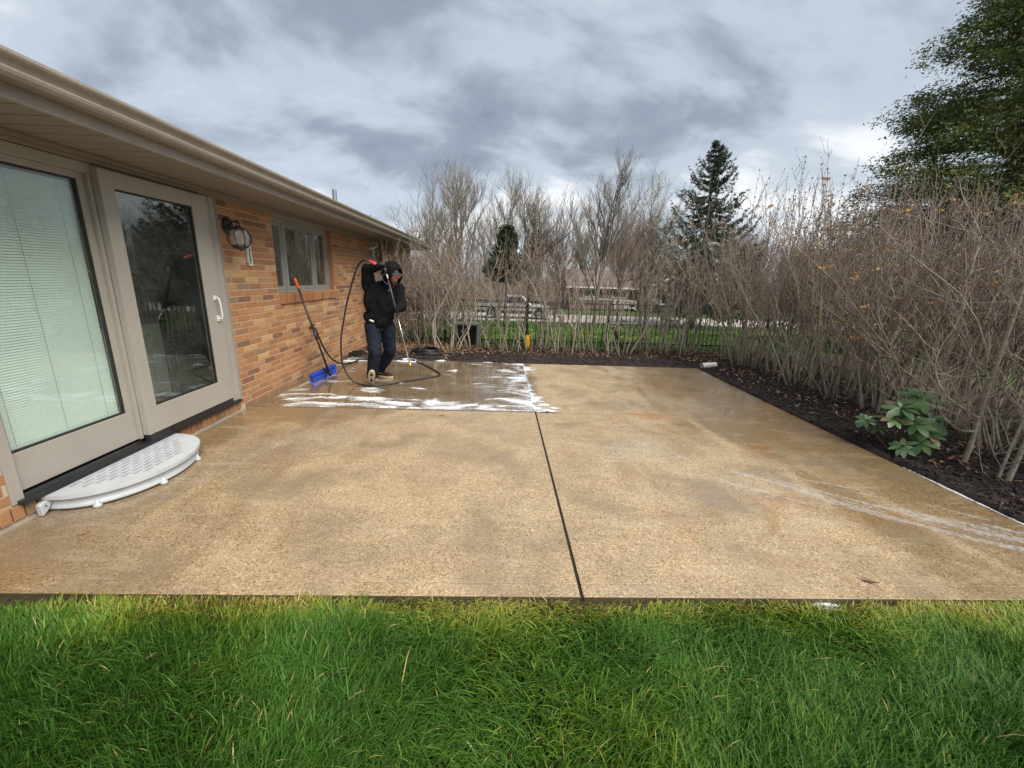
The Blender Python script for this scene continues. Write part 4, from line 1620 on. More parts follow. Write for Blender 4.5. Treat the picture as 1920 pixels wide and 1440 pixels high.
# ------------------------------------------------------------------ trees
def make_tree(seed, H, trunk_r, name, label, group, depth=4, spread=.55, twig_mat='tree_twig', first=.22, leaf=None, leaf_n=0, nfork=(3, 5), kids=None):
    r = random.Random(seed)
    root = thing(name, label, 'tree', group=group, world_parts=False)
    tk, lm, tw, lf = MB(), MB(), MB(), MB()

    def rec(p, d, L, rad_, lev):
        n = 6 if lev == 0 else 4
        pts = wander(r, p, d, L, n, .05 if lev == 0 else .13, .0 if lev == 0 else .045)
        rs_ = [rad_ * (1 - .45 * i / n) for i in range(n + 1)]
        (tk if lev == 0 else lm if lev < 3 else tw).tube(pts, rs_, (8, 6, 5, 3, 3, 3)[min(lev, 5)], cap=False)
        if lev >= depth:
            if leaf and r.random() < leaf_n:
                for _ in range(3):
                    leaf_quad(lf, r, pts[-1] + Vector((r.gauss(0, .12), r.gauss(0, .12), r.gauss(0, .12))), r.uniform(.05, .12), r.random(), .7)
            return
        k = kids[lev] if kids else (11, 7, 6, 5)[min(lev, 3)]
        for b in range(k):
            f = (first if lev == 0 else .15) + (1 - (first if lev == 0 else .15)) * (b + r.random()) / k
            i = min(int(f * n), n - 1)
            q = pts[i].lerp(pts[i + 1], f * n - i)
            ax = (pts[i + 1] - pts[i]).normalized()
            nd = (ax * r.uniform(.55, 1.0) + rdir(r, .6, 1.7) * spread * r.uniform(.8, 1.3) + Vector((0, 0, .22))).normalized()
            rec(q, nd, L * r.uniform(.42, .68) * (1.12 - .45 * f if lev == 0 else 1.0), max(rs_[i] * r.uniform(.38, .58), .0065), lev + 1)
    rec(Vector((0, 0, -.2)), Vector((0, 0, 1)), H * .72, trunk_r, 0)
    link('trunk', tk.mesh('trunk', smooth=True, fix=False), M['tree_bark'], root)
    o = link('limbs', lm.mesh('limbs', smooth=True, fix=False), M['tree_bark'], root)
    cr_ = link('crown', tw.mesh('crown', smooth=True, fix=False), M[twig_mat], root)
    if lf.f:
        link('leaves', lf.mesh('leaves', attr='tint', fix=False), M[leaf], root)
    return root


GT = 'bare trees behind the back hedge'
tp = [make_tree(11, 7.5, .10, 'bare_tree', '', GT), make_tree(12, 8.0, .12, 'bare_tree', '', GT, spread=.7, nfork=(3, 4)), make_tree(13, 8.0, .11, 'bare_tree', '', GT, spread=.45), make_tree(14, 7.5, .11, 'bare_tree', '', GT, twig_mat='tree_twig_red', spread=.6)]
tu = [[False] for _ in tp]
trees = [(0, -1.75, 20, .9, 'tall fine-twigged bare tree rising just right of the house gutter'), (1, 1.55, 26, 1.05, 'gnarled bare tree right of the dark evergreen top'), (2, 5.4, 24, 1.07, 'tall narrow bare tree in the middle of the skyline'),
         (3, 3.3, 25, .82, 'shorter reddish bare tree left of the tall narrow one'), (3, 7.7, 27, .92, 'reddish bare tree between the tall narrow tree and the blossoming one'), (0, 11.2, 33, .95, 'bare tree just left of the spruce'),
         (1, -3.6, 27, .98, 'bare tree partly hidden by the end of the gutter'), (2, -.2, 31, 1.1, 'bare tree behind the dark evergreen'), (0, 17.5, 31, .85, 'bare tree right of the spruce behind the hedge tops'), (3, 21.0, 35, .9, 'reddish bare tree far right behind the hedge'),
         (1, 14.5, 52, 1.15, 'bare tree behind the brown roofed house, right of its ridge middle'), (2, 9.8, 55, 1.2, 'bare tree behind the left end of the brown roof'), (0, 20.5, 56, 1.2, 'bare tree behind the right end of the brown roof'), (3, 4.0, 50, 1.1, 'bare tree beyond the parked truck')]
for k, x, y, s, lb in trees:
    place(tp[k], tu[k], x, y, float(gz(x, y)), rv.uniform(0, 6.28), s, lb, GT)
bt = make_tree(21, 8.2, .12, 'blossoming_tree', 'pale blossoming bare-limbed tree left of the dark spruce', None, spread=.5, leaf='blossom', leaf_n=.30)
bt.location = (9.9, 28, float(gz(9.9, 28)))

# spruce with upswept limbs and hanging twigs
def make_spruce(seed, H, R, name, label, group=None, bare_low=.12, mat='spruce_needle', dens=1.0):
    r = random.Random(seed)
    root = thing(name, label, 'conifer', group=group, world_parts=False)
    tk = MB()
    tk.tube([(0, 0, -.3), (.05, 0, H * .4), (0, .04, H * .8), (0, 0, H)], [H * .018, H * .013, H * .006, .01], 8)
    lb, nd = MB(), MB()
    lev = int(36 * dens)
    for i in range(lev):
        f = bare_low + (1 - bare_low) * (i + .5) / lev
        z = H * f
        L0 = R * min(1.0, 1.25 * (1 - f) ** .85) + .15
        for b in range(r.randint(7, 9)):
            a = r.uniform(0, 6.283)
            L = L0 * r.uniform(.55, 1.12)
            pts = []
            sag = r.uniform(.10, .28)
            for q in range(7):
                t = q / 6
                pts.append(Vector((math.cos(a) * L * t, math.sin(a) * L * t, z + L * (-sag * math.sin(t * math.pi * .9) + .34 * t ** 2.6) + (.25 * L * t if f > .75 else 0))))
            lb.tube(pts, [.035 * (1 - f) + .012] + [.02 * (1 - t_ / 6) * (1.2 - f) + .004 for t_ in range(1, 7)], 4, cap=False)
            side = Vector((-math.sin(a), math.cos(a), 0))
            m_ = int(24 + 42 * L / R * dens)
            for q in range(m_):
                t = r.uniform(.12, 1.0)
                k_ = min(int(t * 6), 5)
                p = pts[k_].lerp(pts[k_ + 1], t * 6 - k_)
                out = (pts[k_ + 1] - pts[k_]).normalized()
                # a spray: several needle strips, hanging from the limb
                hang = Vector((0, 0, -1)) * r.uniform(.1, .9) + side * r.gauss(0, .6) + out * r.uniform(.2, .9)
                ln = r.uniform(.18, .42) * (.55 + .45 * (1 - f))
                for _ in range(3):
                    leaf_quad(nd, r, p + Vector((r.gauss(0, .04), r.gauss(0, .04), r.gauss(0, .03))), ln * r.uniform(.7, 1.2), min(max(r.gauss(.45, .22), 0), 1), .5, hang + Vector((r.gauss(0, .25), r.gauss(0, .25), r.gauss(0, .2))), .13)
    link('trunk', tk.mesh('trunk', smooth=True), M['tree_bark'], root)
    link('limbs', lb.mesh('limbs', fix=False), M['tree_bark'], root)
    link('crown', nd.mesh('crown', attr='tint', fix=False), M[mat], root)
    return root


spz = make_spruce(5, 12.3, 4.6, 'spruce_tree', 'dark green spruce standing alone above the back hedge', None)
spz.location = (14.1, 30, float(gz(14, 30)) - .1)
dk = make_spruce(6, 5.7, 1.6, 'evergreen_tree', 'small dark evergreen top between bare trees above the back hedge', None, bare_low=.52, dens=.8)
dk.location = (.25, 24, float(gz(0, 24)) - .1)


# big feathery evergreen at the right edge
def make_cedar(seed, H, name, label):
    r = random.Random(seed)
    root = thing(name, label, 'conifer', world_parts=False)
    tk = MB()
    tk.tube([(0, 0, -.2), (.1, 0, H * .4), (0, .1, H * .75), (0, 0, H)], [.26, .19, .09, .02], 10)
    lb, nd = MB(), MB()

    def radius(z):
        f = z / H
        return 4.0 * (1 - f) ** .72 * min(1, .75 + f * 1.2)
    for i in range(560):
        z = H * (r.uniform(.06, .985) ** 1.15)
        a = r.uniform(0, 6.283)
        L = radius(z) * r.uniform(.78, 1.12)
        rise = r.uniform(.05, .42)
        pts = [Vector((math.cos(a) * L * t, math.sin(a) * L * t, z + L * (rise * t - .16 * t * t))) for t in (0, .25, .5, .75, 1.0)]
        lb.tube(pts, [.045, .035, .024, .014, .005], 4, cap=False)
        for q in range(int(15 + 13 * L / 4)):
            t = .18 + .86 * math.sqrt(r.random())
            k_ = min(int(t * 4), 3)
            p = pts[k_].lerp(pts[k_ + 1], t * 4 - k_) + Vector((r.gauss(0, .16), r.gauss(0, .16), r.gauss(0, .12)))
            shade = min(max(r.gauss(.42, .16), 0), 1)
            out = Vector((math.cos(a), math.sin(a), -.15))
            for _ in range(20):
                d = out * r.uniform(.2, 1) + Vector((r.gauss(0, .6), r.gauss(0, .6), r.gauss(-.1, .5)))
                leaf_quad(nd, r, p + Vector((r.gauss(0, .10), r.gauss(0, .10), r.gauss(0, .08))), r.uniform(.06, .115), min(max(shade + r.gauss(0, .14), 0), 1), .4, d, .17)
    link('trunk', tk.mesh('trunk', smooth=True), M['tree_bark'], root)
    link('limbs', lb.mesh('limbs', fix=False), M['tree_bark'], root)
    link('crown', nd.mesh('crown', attr='tint', fix=False), M['cedar_leaf'], root)
    return root


cd = make_cedar(8, 11.5, 'evergreen_tree', 'tall feathery green evergreen at the right edge above the hedge')
cd.location = (12.2, 10.2, -.1)

# far wood on the horizon: one mass
fw_ = MB()
rw = random.Random(31)
for i in range(330):
    x = rw.uniform(-60, 110)
    y = rw.uniform(57, 95)
    h = rw.uniform(6.0, 11) if i % 3 else rw.uniform(2.5, 4.5)
    z0 = -1.7
    trunk = wander(rw, Vector((x, y, z0)), Vector((0, 0, 1)), h * .8, 4, .06)
    fw_.tube(trunk, [.16, .13, .1, .06, .03], 3, cap=False)
    for b in range(16):
        f = rw.uniform(.12, 1)
        k_ = min(int(f * 4), 3)
        q = trunk[k_].lerp(trunk[k_ + 1], f * 4 - k_)
        bp = wander(rw, q, rdir(rw, .3, 1.1), h * .3 * rw.uniform(.6, 1.2), 3, .15, .08)
        fw_.tube(bp, [.06, .045, .03, .02], 3, cap=False)
        for c in range(6):
            j = rw.randint(0, 2)
            tpz = wander(rw, bp[j].lerp(bp[j + 1], rw.random()), rdir(rw, .2, 1.2), h * .13 * rw.uniform(.6, 1.3), 2, .2, .08)
            fw_.tube(tpz, [.03, .022, .015], 3, cap=False)
o = link('far_wood', fw_.mesh('far_wood', fix=False), M['tree_twig'])
o['kind'] = 'stuff'
tag(o, 'grey-brown bare wood closing the horizon behind the houses', 'wood')
# ------------------------------------------------------------------ beyond the hedge: fence, road, truck, house
FY = 9.62
fence = thing('metal_fence', 'black metal picket fence running behind the back hedge', 'fence', (1.5, FY, -.08))
pk = MB()
x = -4.0
while x < 8.6:
    pk.span((x, FY - .008, -.04), (x + .016, FY + .008, .98))
    x += .105
po = part('pickets', pk, M['dark_metal'], fence)
po['kind'] = 'stuff'
for z in (.06, .82, .955):
    part('rail', MB().span((-4.0, FY - .014, z), (8.6, FY + .014, z + .028)), M['dark_metal'], fence)
for k in range(7):
    xx = -3.2 + 1.9 * k
    p_ = part('post', MB().span((xx, FY - .03, -.3), (xx + .055, FY + .028, 1.03)), M['dark_metal'], fence, bevel=.003)
    link('post_cap', MB().lathe((xx + .0275, FY - .001, 1.03), [(.045, 0), (.045, .012), (.02, .03), (.004, .035)], 4).mesh('post_cap'), M['dark_metal'], p_, (0, 0, 0))

road = MB()
road.add([(-60, 31.2, -1.62), (90, 31.2, -1.62), (90, 37.6, -1.62), (-60, 37.6, -1.62), (-60, 31.2, -1.75), (90, 31.2, -1.75), (90, 37.6, -1.75), (-60, 37.6, -1.75)],
         [(0, 1, 2, 3), (0, 4, 5, 1), (2, 6, 7, 3)])
structure(part('road', road, mottled('road_concrete', (.50, .46, .41), .9, .12, 1.5, .3, 40)))

# parked pickup, side on
paint = NT('truck_paint')
paint.set(Base_Color=paint.ramp(paint.noise(3, 2), [(.3, (.60, .62, .64)), (.7, (.68, .70, .72))]), Roughness=.25, Metallic=.3, Coat_Weight=.6)
dgrey = mottled('truck_trim', (.03, .03, .033), .5, .2, 8)
TX, TY, TZ = -1.85, 33.2, -1.62
tr = thing('pickup_truck', 'silver white pickup truck parked side-on on the road beyond the fence', 'truck', (TX + 2.9, TY, TZ))
S = 1.0


def arch(cx, r, n=8):
    return [(cx - r * math.cos(math.pi * k / n), .42 + r * math.sin(math.pi * k / n) * 1.0) for k in range(n + 1)]


side = [(0, .55), (0, 1.08), (.1, 1.13), (3.0, 1.13), (3.9, 1.13), (5.55, 1.05), (5.8, .93), (5.85, .55), (5.8, .42)] + [(p[0], p[1]) for p in reversed(arch(4.85, .46))] + [(p[0], p[1]) for p in reversed(arch(1.15, .46))] + [(.05, .42)]
body = MB().prism([(TX + a, TZ + b) for a, b in side], 1, TY - .95, TY + .95)
part('body', body, paint.m, tr, bevel=.03)
cab = [(2.05, 1.131), (2.12, 1.74), (2.25, 1.80), (3.45, 1.80), (3.62, 1.74), (4.2, 1.131)]
vs = [(TX + a, TY - (.93 if b < 1.2 else .74), TZ + b) for a, b in cab] + [(TX + a, TY + (.93 if b < 1.2 else .74), TZ + b) for a, b in cab]
cb = MB()
cb.add(vs, [tuple(range(6)), tuple(range(11, 5, -1))] + [(i, 6 + i, 6 + (i + 1) % 6, (i + 1) % 6) for i in range(6)])
part('cab', cb, paint.m, tr, bevel=.03)
dgl = mottled('truck_glass', (.02, .025, .03), .05, .1, 3, 0)
for a in ([(2.28, 1.2), (2.31, 1.68), (2.9, 1.71), (2.9, 1.2)], [(2.98, 1.2), (2.98, 1.71), (3.42, 1.70), (3.86, 1.2)]):
    def yy(b): return TY - (.93 + (.74 - .93) * (b - 1.131) / .61) - .012
    mb = MB()
    mb.add([(TX + p, yy(q), TZ + q) for p, q in a] + [(TX + p, yy(q) + .01, TZ + q) for p, q in a], [(0, 1, 2, 3), (7, 6, 5, 4), (0, 4, 5, 1), (1, 5, 6, 2), (2, 6, 7, 3), (3, 7, 4, 0)])
    part('side_window', mb, dgl, tr)
part('lower_cladding', MB().span((TX + 1.68, TY - .966, TZ + .40), (TX + 4.32, TY - .951, TZ + .66)).span((TX + .02, TY - .966, TZ + .45), (TX + .64, TY - .951, TZ + .66)), dgrey, tr)
part('bed_opening', MB().span((TX + .12, TY - .8, TZ + 1.131), (TX + 1.98, TY + .8, TZ + 1.136)), dgrey, tr)
part('bumper', MB().span((TX + 5.80, TY - .9, TZ + .45), (TX + 5.95, TY + .9, TZ + .66)), M['aluminium'], tr, bevel=.03)
part('bumper', MB().span((TX - .1, TY - .9, TZ + .48), (TX + .02, TY + .9, TZ + .66)), M['aluminium'], tr, bevel=.03)
part('door_handle', MB().span((TX + 3.05, TY - .975, TZ + .98), (TX + 3.22, TY - .951, TZ + 1.01)), dgrey, tr)
part('mirror', MB().box((TX + 3.72, TY - 1.03, TZ + 1.2), (.12, .18, .16)), dgrey, tr, bevel=.02)
part('headlight', MB().span((TX + 5.55, TY - .962, TZ + .82), (TX + 5.79, TY - .6, TZ + .95)), M['white_plastic'], tr, bevel=.01)
for cx in (1.15, 4.85):
    for yy_ in (TY - .86, TY + .86):
        rot = Matrix.Rotation(rad(90), 3, 'X')
        w_ = part('wheel', MB().lathe((TX + cx, yy_, TZ + .39), [(.22, -.1), (.36, -.12), (.39, -.09), (.39, .09), (.36, .12), (.22, .1)], 24, rot=rot), dgrey, tr, smooth=False)
        link('rim', MB().lathe((TX + cx, yy_, TZ + .39), [(.05, -.115), (.2, -.105), (.225, -.118), (.225, .118), (.2, .105), (.05, .115)], 16, rot=rot).mesh('rim'), M['aluminium'], w_, (0, 0, 0))

# ranch house across the road
hs = mottled('far_siding', (.105, .115, .13), .8, .12, 2, .2, 30)
hsd = mottled('far_brick', (.20, .14, .115), .9, .2, 4, .2, 30)
rfm = mottled('far_roof', (.16, .125, .105), .95, .2, 2, .4, 30)
wht = mottled('far_trim', (.72, .69, .64), .6, .06, 2, 0)
HYF = 46.0
HZ = -1.66
fh = thing('ranch_house', 'low dark house with brown roof and white trimmed gable across the road', 'house', (15, HYF, HZ))
part('wall', MB().span((7.6, HYF, HZ), (15.1, HYF + 8, .95)), hsd, fh)
gw = [(15.1, HZ), (20.6, HZ), (20.6, .82), (17.9, 2.05), (15.1, .82)]
part('wall', MB().prism(gw, 1, HYF - 1.6, HYF + 8), hs, fh, label='dark grey siding under the white trimmed gable')
mr = MB()
mr.add([(7.1, HYF - .7, .80), (15.4, HYF - .7, .80), (18.2, HYF + 4, 2.65), (7.1, HYF + 4, 2.65), (18.2, HYF + 8.7, .80), (7.1, HYF + 8.7, .80),
        (7.1, HYF - .7, .66), (15.4, HYF - .7, .66), (18.2, HYF + 8.7, .66), (7.1, HYF + 8.7, .66)],
       [(0, 1, 2, 3), (3, 2, 4, 5), (0, 6, 7, 1), (6, 0, 3, 5, 9), (6, 9, 8, 7), (1, 7, 8, 4, 2)])
mroof = part('roof', mr, rfm, fh)
gr = MB()
for sx in (-1, 1):
    xe, ze = 17.9 + sx * 3.25, .62
    gr.add([(17.9, HYF - 2.1, 2.20), (xe, HYF - 2.1, ze), (xe, HYF + 8, ze), (17.9, HYF + 8, 2.20), (17.9, HYF - 2.1, 2.08), (xe, HYF - 2.1, ze - .12), (xe, HYF + 8, ze - .12), (17.9, HYF + 8, 2.08)],
           [(0, 1, 2, 3), (7, 6, 5, 4), (0, 4, 5, 1), (1, 5, 6, 2), (2, 6, 7, 3)])
part('roof', gr, rfm, fh, label='brown roof over the front gable')
tb = MB()
for sx in (-1, 1):
    xe, ze = 17.9 + sx * 3.3, .56
    a, b = Vector((17.9, 0, 2.14)), Vector((xe, 0, ze))
    tb.add([(a.x, HYF - 2.14, a.z + .08), (b.x, HYF - 2.14, b.z + .08), (b.x, HYF - 2.14, b.z - .16), (a.x, HYF - 2.14, a.z - .16), (a.x, HYF - 2.102, a.z + .08), (b.x, HYF - 2.102, b.z + .08), (b.x, HYF - 2.102, b.z - .16), (a.x, HYF - 2.102, a.z - .16)],
           [(0, 1, 2, 3), (7, 6, 5, 4), (0, 4, 5, 1), (3, 2, 6, 7), (1, 5, 6, 2)])
part('barge_board', tb, wht, fh)
for (a, b, z0, z1, yy_) in ((16.2, 18.0, -.85, .35, HYF - 1.6), (18.25, 19.7, -.85, .35, HYF - 1.6), (9.0, 10.6, -.35, .5, HYF), (12.2, 13.9, -.35, .5, HYF)):
    w_ = part('window', MB().span((a, yy_ - .06, z0), (a + .14, yy_ - .002, z1)).span((b - .14, yy_ - .06, z0), (b, yy_ - .002, z1)).span((a + .14, yy_ - .06, z0), (b - .14, yy_ - .002, z0 + .14)).span((a + .14, yy_ - .06, z1 - .14), (b - .14, yy_ - .002, z1)).span(((a + b) / 2 - .05, yy_ - .055, z0 + .14), ((a + b) / 2 + .05, yy_ - .003, z1 - .14)), wht, fh)
    link('pane', MB().span((a + .14, yy_ - .03, z0 + .14), (b - .14, yy_ - .02, z1 - .14)).mesh('pane'), mottled('far_pane', (.16, .17, .17), .1, .1, 3, 0), w_, (0, 0, 0))
part('gutter', MB().span((7.0, HYF - .85, .64), (15.0, HYF - .72, .80)), wht, fh)
part('band', MB().span((8.4, HYF - .05, -.58), (14.6, HYF - .003, -.45)), wht, fh)
rail = MB()
for k in range(12):
    rail.span((12.2 + k * .18, HYF - 1.6, -1.25), (12.26 + k * .18, HYF - 1.55, -.6))
rail.span((12.1, HYF - 1.62, -.6), (14.5, HYF - 1.53, -.52)).span((12.1, HYF - 1.62, -1.33), (14.5, HYF - 1.53, -1.25)).span((12.1, HYF - 1.62, HZ), (12.2, HYF - 1.53, -.53)).span((14.4, HYF - 1.62, HZ), (14.5, HYF - 1.53, -.53))
part('porch_railing', rail, wht, fh)
part('chimney', MB().span((19.5, HYF + 3, 1.0), (20.3, HYF + 3.8, 3.1)), hsd, fh)
# round shrubs before the house
for i, (x, y, s, lb) in enumerate([(15.9, 43.4, .62, 'round yellow-green bush left of the gable windows across the road'), (20.4, 43.4, .6, 'round yellow-green bush at the right corner of the far gable')]):
    r = random.Random(60 + i)
    t = thing('round_bush', lb, 'bush', (x, y, HZ), group='round bushes before the far house', world_parts=False)
    lf = MB()
    for k in range(1500):
        d = rdir(r, 0, 1.7)
        leaf_quad(lf, r, Vector((d.x * s, d.y * s, .15 + d.z * s * 1.1)) * r.uniform(.6, 1.05), .1, r.random(), .6)
    yl = leafy('bush_leaf', [(0, (.09, .085, .02)), (1, (.26, .22, .06))]) if i == 0 else yl
    link('foliage', lf.mesh('foliage', attr='tint', fix=False), yl, t)
    link('stem', MB().tube([(0, 0, -.1), (0, 0, .5)], .05, 6).mesh('stem'), M['stem_dark'], t)

# ------------------------------------------------------------------ small things behind and beside the hedge
yj = mottled('yellow_plastic', (.62, .36, .02), .4, .15, 8, .1)
jg = thing('yellow_jug', 'yellow plastic jug with black cap standing behind the back hedge stems', 'jug', (.60, 9.0, .0))
part('jug_body', MB().lathe((.60, 9.0, -.01), [(.055, 0), (.066, .02), (.07, .12), (.062, .19), (.045, .26), (.028, .30), (.026, .32)], 16), yj, jg, smooth=True)
part('jug_handle', MB().tube(spline([(.665, 9.0, .22), (.69, 9.0, .25), (.67, 9.0, .28), (.63, 9.0, .275)], 5), .011, 8), yj, jg, smooth=True)
part('cap', MB().lathe((.60, 9.0, .305), [(.034, 0), (.034, .04), (.03, .045)], 14), M['dark_metal'], jg)

ac = thing('condenser_box', 'dark grey slatted box behind the stems at the left of the back hedge', 'box', (-.72, 9.1, 0))
gm = mottled('grey_box', (.16, .165, .17), .5, .15, 6)
part('housing', MB().span((-.98, 9.0, -.05), (-.93, 9.35, .46)).span((-.51, 9.0, -.05), (-.46, 9.35, .46)).span((-.98, 9.0, .46), (-.46, 9.35, .50)).span((-.93, 9.3, -.05), (-.51, 9.35, .46)).span((-.93, 9.0, -.05), (-.51, 9.3, .02)), gm, ac, bevel=.006)
for k in range(9):
    part('slat', MB().box((-.72, 9.012, .05 + k * .045), (.42, .012, .022), Matrix.Rotation(.5, 3, 'X')), M['dark_metal'], ac)

pv = thing('drain_pipe', 'short white plastic pipe end lying on the mulch at the far right patio corner', 'pipe', (3.78, 7.3, .03))
pa, pb_ = Vector((3.70, 7.27, .045)), Vector((3.98, 7.33, .06))
d = (pb_ - pa).normalized()
u = d.cross(Vector((0, 0, 1))).normalized()
w = u.cross(d)
vs, fs = [], []
N = 20
for (pt, rr) in ((pb_, .05), (pa, .05), (pa, .042), (pb_ - d * .02, .042)):
    for k in range(N):
        g = 2 * math.pi * k / N
        vs.append(pt + (u * math.cos(g) + w * math.sin(g)) * rr)
for i in range(3):
    for k in range(N):
        fs.append((i * N + k, i * N + (k + 1) % N, (i + 1) * N + (k + 1) % N, (i + 1) * N + k))
m_ = MB()
m_.add(vs, fs)
part('pipe_wall', m_, M['white_plastic'], pv, smooth=False)
m_ = MB().tube([pa + d * .10, pa + d * .16], .056, 20)
part('collar', m_, M['white_plastic'], pv)

# ------------------------------------------------------------------ half-moon step
stp = mottled('step_plastic', (.47, .495, .515), .45, .13, 9, .08, 120)
st = thing('half_moon_step', 'pale grey half-moon plastic step with slots below the sliding door', 'step', (WALL_X + .2, 2.86, 0))
SY0, SY1, SD = 2.33, 3.38, .44
SX = WALL_X + .02
cyy, ryy = (SY0 + SY1) / 2, (SY1 - SY0) / 2


def halfmoon(scale, n=36, dx=0):
    return [(SX + dx + SD * scale * math.sin(math.pi * k / n) ** .82, cyy - ryy * scale * math.cos(math.pi * k / n)) for k in range(n + 1)]


def top_plate():
    mb = MB().prism(halfmoon(1.0), 2, .092, .118)
    cut = MB()
    rows = [(.055, 0), (.095, 1), (.135, 0), (.175, 1), (.215, 0), (.255, 1), (.295, 0), (.335, 1)]
    for dx, sft in rows:
        half = ryy * math.sqrt(max(0, 1 - (dx / SD) ** 2)) - .13
        k = -8
        while k <= 8:
            yy_ = cyy + (k + .5 * sft) * .092
            if abs(yy_ - cyy) < half:
                cut.box((SX + dx, yy_, .105), (.021, .072, .08))
            k += 1
    a = bpy.data.objects.new('tmp_a', mb.mesh('a'))
    b = bpy.data.objects.new('tmp_b', cut.mesh('b'))
    COL.objects.link(a)
    COL.objects.link(b)
    m = a.modifiers.new('x', 'BOOLEAN')
    m.object = b
    m.operation = 'DIFFERENCE'
    m.solver = 'EXACT'
    m2 = a.modifiers.new('b', 'BEVEL')
    m2.width = .003
    m2.segments = 2
    m2.limit_method = 'ANGLE'
    dg = bpy.context.evaluated_depsgraph_get()
    me = bpy.data.meshes.new_from_object(a.evaluated_get(dg))
    bpy.data.objects.remove(a)
    bpy.data.objects.remove(b)
    return me


tpm = top_plate()
tpm.name = 'top_plate'
tpm.materials.clear()
link('top_plate', tpm, stp, st)
part('slot_shade_sheet', MB().prism(halfmoon(.93), 2, .078, .0905), M['black_track'], st)  # dark sheet added beneath the plate so its slots look shaded
# skirt: concave moulding under the plate
sk = MB()
prof = [(.945, .0915), (.935, .075), (.935, .055), (.945, .04), (.965, .028), (.955, .014), (.93, .010)]
vs, fs = [], []
n = 36
for sc_, z_ in prof:
    for p in halfmoon(sc_, n):
        vs.append((p[0], p[1], z_))
for i in range(len(prof) - 1):
    for k in range(n):
        a = i * (n + 1) + k
        fs.append((a, a + 1, a + n + 2, a + n + 1))
sk.add(vs, fs)
part('skirt', sk, stp, st, smooth=True)
for k in (6, 15, 24, 31):
    p = halfmoon(.97, 36)[k]
    part('foot', MB().lathe((p[0], p[1], 0.001), [(.018, 0), (.024, .006), (.024, .016), (.012, .034), (.006, .05)], 12), stp, st, smooth=True)
part('wall_bracket', MB().prism([(SY0 - .035, .002), (SY0 - .005, .02), (SY0 + .03, .06), (SY0 + .03, .088), (SY0 - .02, .088), (SY0 - .04, .075)], 0, WALL_X + .016, WALL_X + .05), stp, st, bevel=.006)
part('screw', MB().lathe((WALL_X + .051, SY0 - .01, .06), [(.005, 0), (.005, .002)], 8, rot=Matrix.Rotation(rad(90), 3, 'Y')), M['dark_metal'], st)

# ------------------------------------------------------------------ broom leaning on the wall
br = thing('push_broom', 'black handled push broom with blue brush head and orange grip leaning by the window', 'broom', (-2.55, 5.95, 0))
foot = Vector((-2.44, 5.86, .04))
topb = Vector((-2.70, 5.62, 1.415))
dr = (topb - foot).normalized()
part('handle', MB().tube([foot, foot + dr * 1.27], .0135, 10), M['dark_metal'], br, smooth=True)
part('grip', MB().tube([foot + dr * 1.27, foot + dr * 1.275, foot + dr * 1.40, foot + dr * 1.41], [.014, .019, .017, .012], 12), mottled('orange_grip', (.80, .12, .035), .5, .08, 8, .1), br, smooth=True)
part('collar', MB().tube([foot + dr * .56, foot + dr * .66], .018, 10), M['dark_metal'], br, smooth=True)
blue = mottled('blue_plastic', (.012, .055, .42), .35, .15, 10, .1)
ha, hb = Vector((-2.60, 5.63, .075)), Vector((-2.56, 6.33, .075))
hd_ = (hb - ha).normalized()
rotm = Matrix.Rotation(math.atan2(hd_.y, hd_.x) - math.pi / 2, 3, 'Z') @ Matrix.Rotation(rad(20), 3, 'Y')
hc = (ha + hb) / 2
part('brush_block', MB().box(hc + Vector((0, 0, .015)), (.065, (hb - ha).length, .04), rotm), blue, br, bevel=.008)
bm_ = MB()
rbz = random.Random(3)
for i in range(46):
    for j in range(5):
        l = Vector(((j - 2) * .013, (i / 45 - .5) * ((hb - ha).length - .02), -.004))
        p0 = hc + rotm @ l
        p1 = Vector((p0.x + (j - 2) * .006 + rbz.gauss(0, .004), p0.y + rbz.gauss(0, .004), .004))
        bm_.tube([p0, p1], [.0055, .007], 5)
bo = part('bristles', bm_, blue, br)
bo['kind'] = 'stuff'
part('socket', MB().tube([hc + Vector((.0, 0, .03)), hc + Vector((.03, -.02, .045)), hc.lerp(foot, .5) + Vector((0, 0, .03)), foot + Vector((0, 0, .01)), foot + dr * .06], .017, 10), M['dark_metal'], br, smooth=True)

# ------------------------------------------------------------------ hoses
rubber = mottled('black_rubber', (.016, .016, .018), .42, .3, 20, .1)
RG = .0125
ph = thing('pressure_hose', 'black pressure hose looping from the raised spray gun down across the wet concrete', 'hose', (-1.75, 5.6, 0))
path = [(-1.69, 5.50, 1.645), (-1.755, 5.50, 1.655), (-1.83, 5.52, 1.585), (-1.90, 5.54, 1.45), (-1.965, 5.55, 1.27), (-2.03, 5.56, 1.08), (-2.075, 5.56, .89), (-2.12, 5.56, .70), (-2.14, 5.56, .52), (-2.135, 5.55, .32), (-2.08, 5.54, .16), (-1.99, 5.53, .05), (-1.88, 5.52, RG), (-1.72, 5.47, RG),
        (-1.55, 5.56, RG), (-1.28, 5.80, RG), (-1.06, 6.0, RG), (-.93, 6.14, RG), (-.93, 6.30, RG), (-1.06, 6.55, RG), (-1.25, 6.88, RG), (-1.47, 7.18, RG), (-1.60, 7.38, RG), (-1.60, 7.58, RG), (-1.47, 7.66, RG), (-1.30, 7.68, .03)]
part('hose_line', MB().tube(spline(path, 8), RG * .9, 10), rubber, ph, smooth=True)

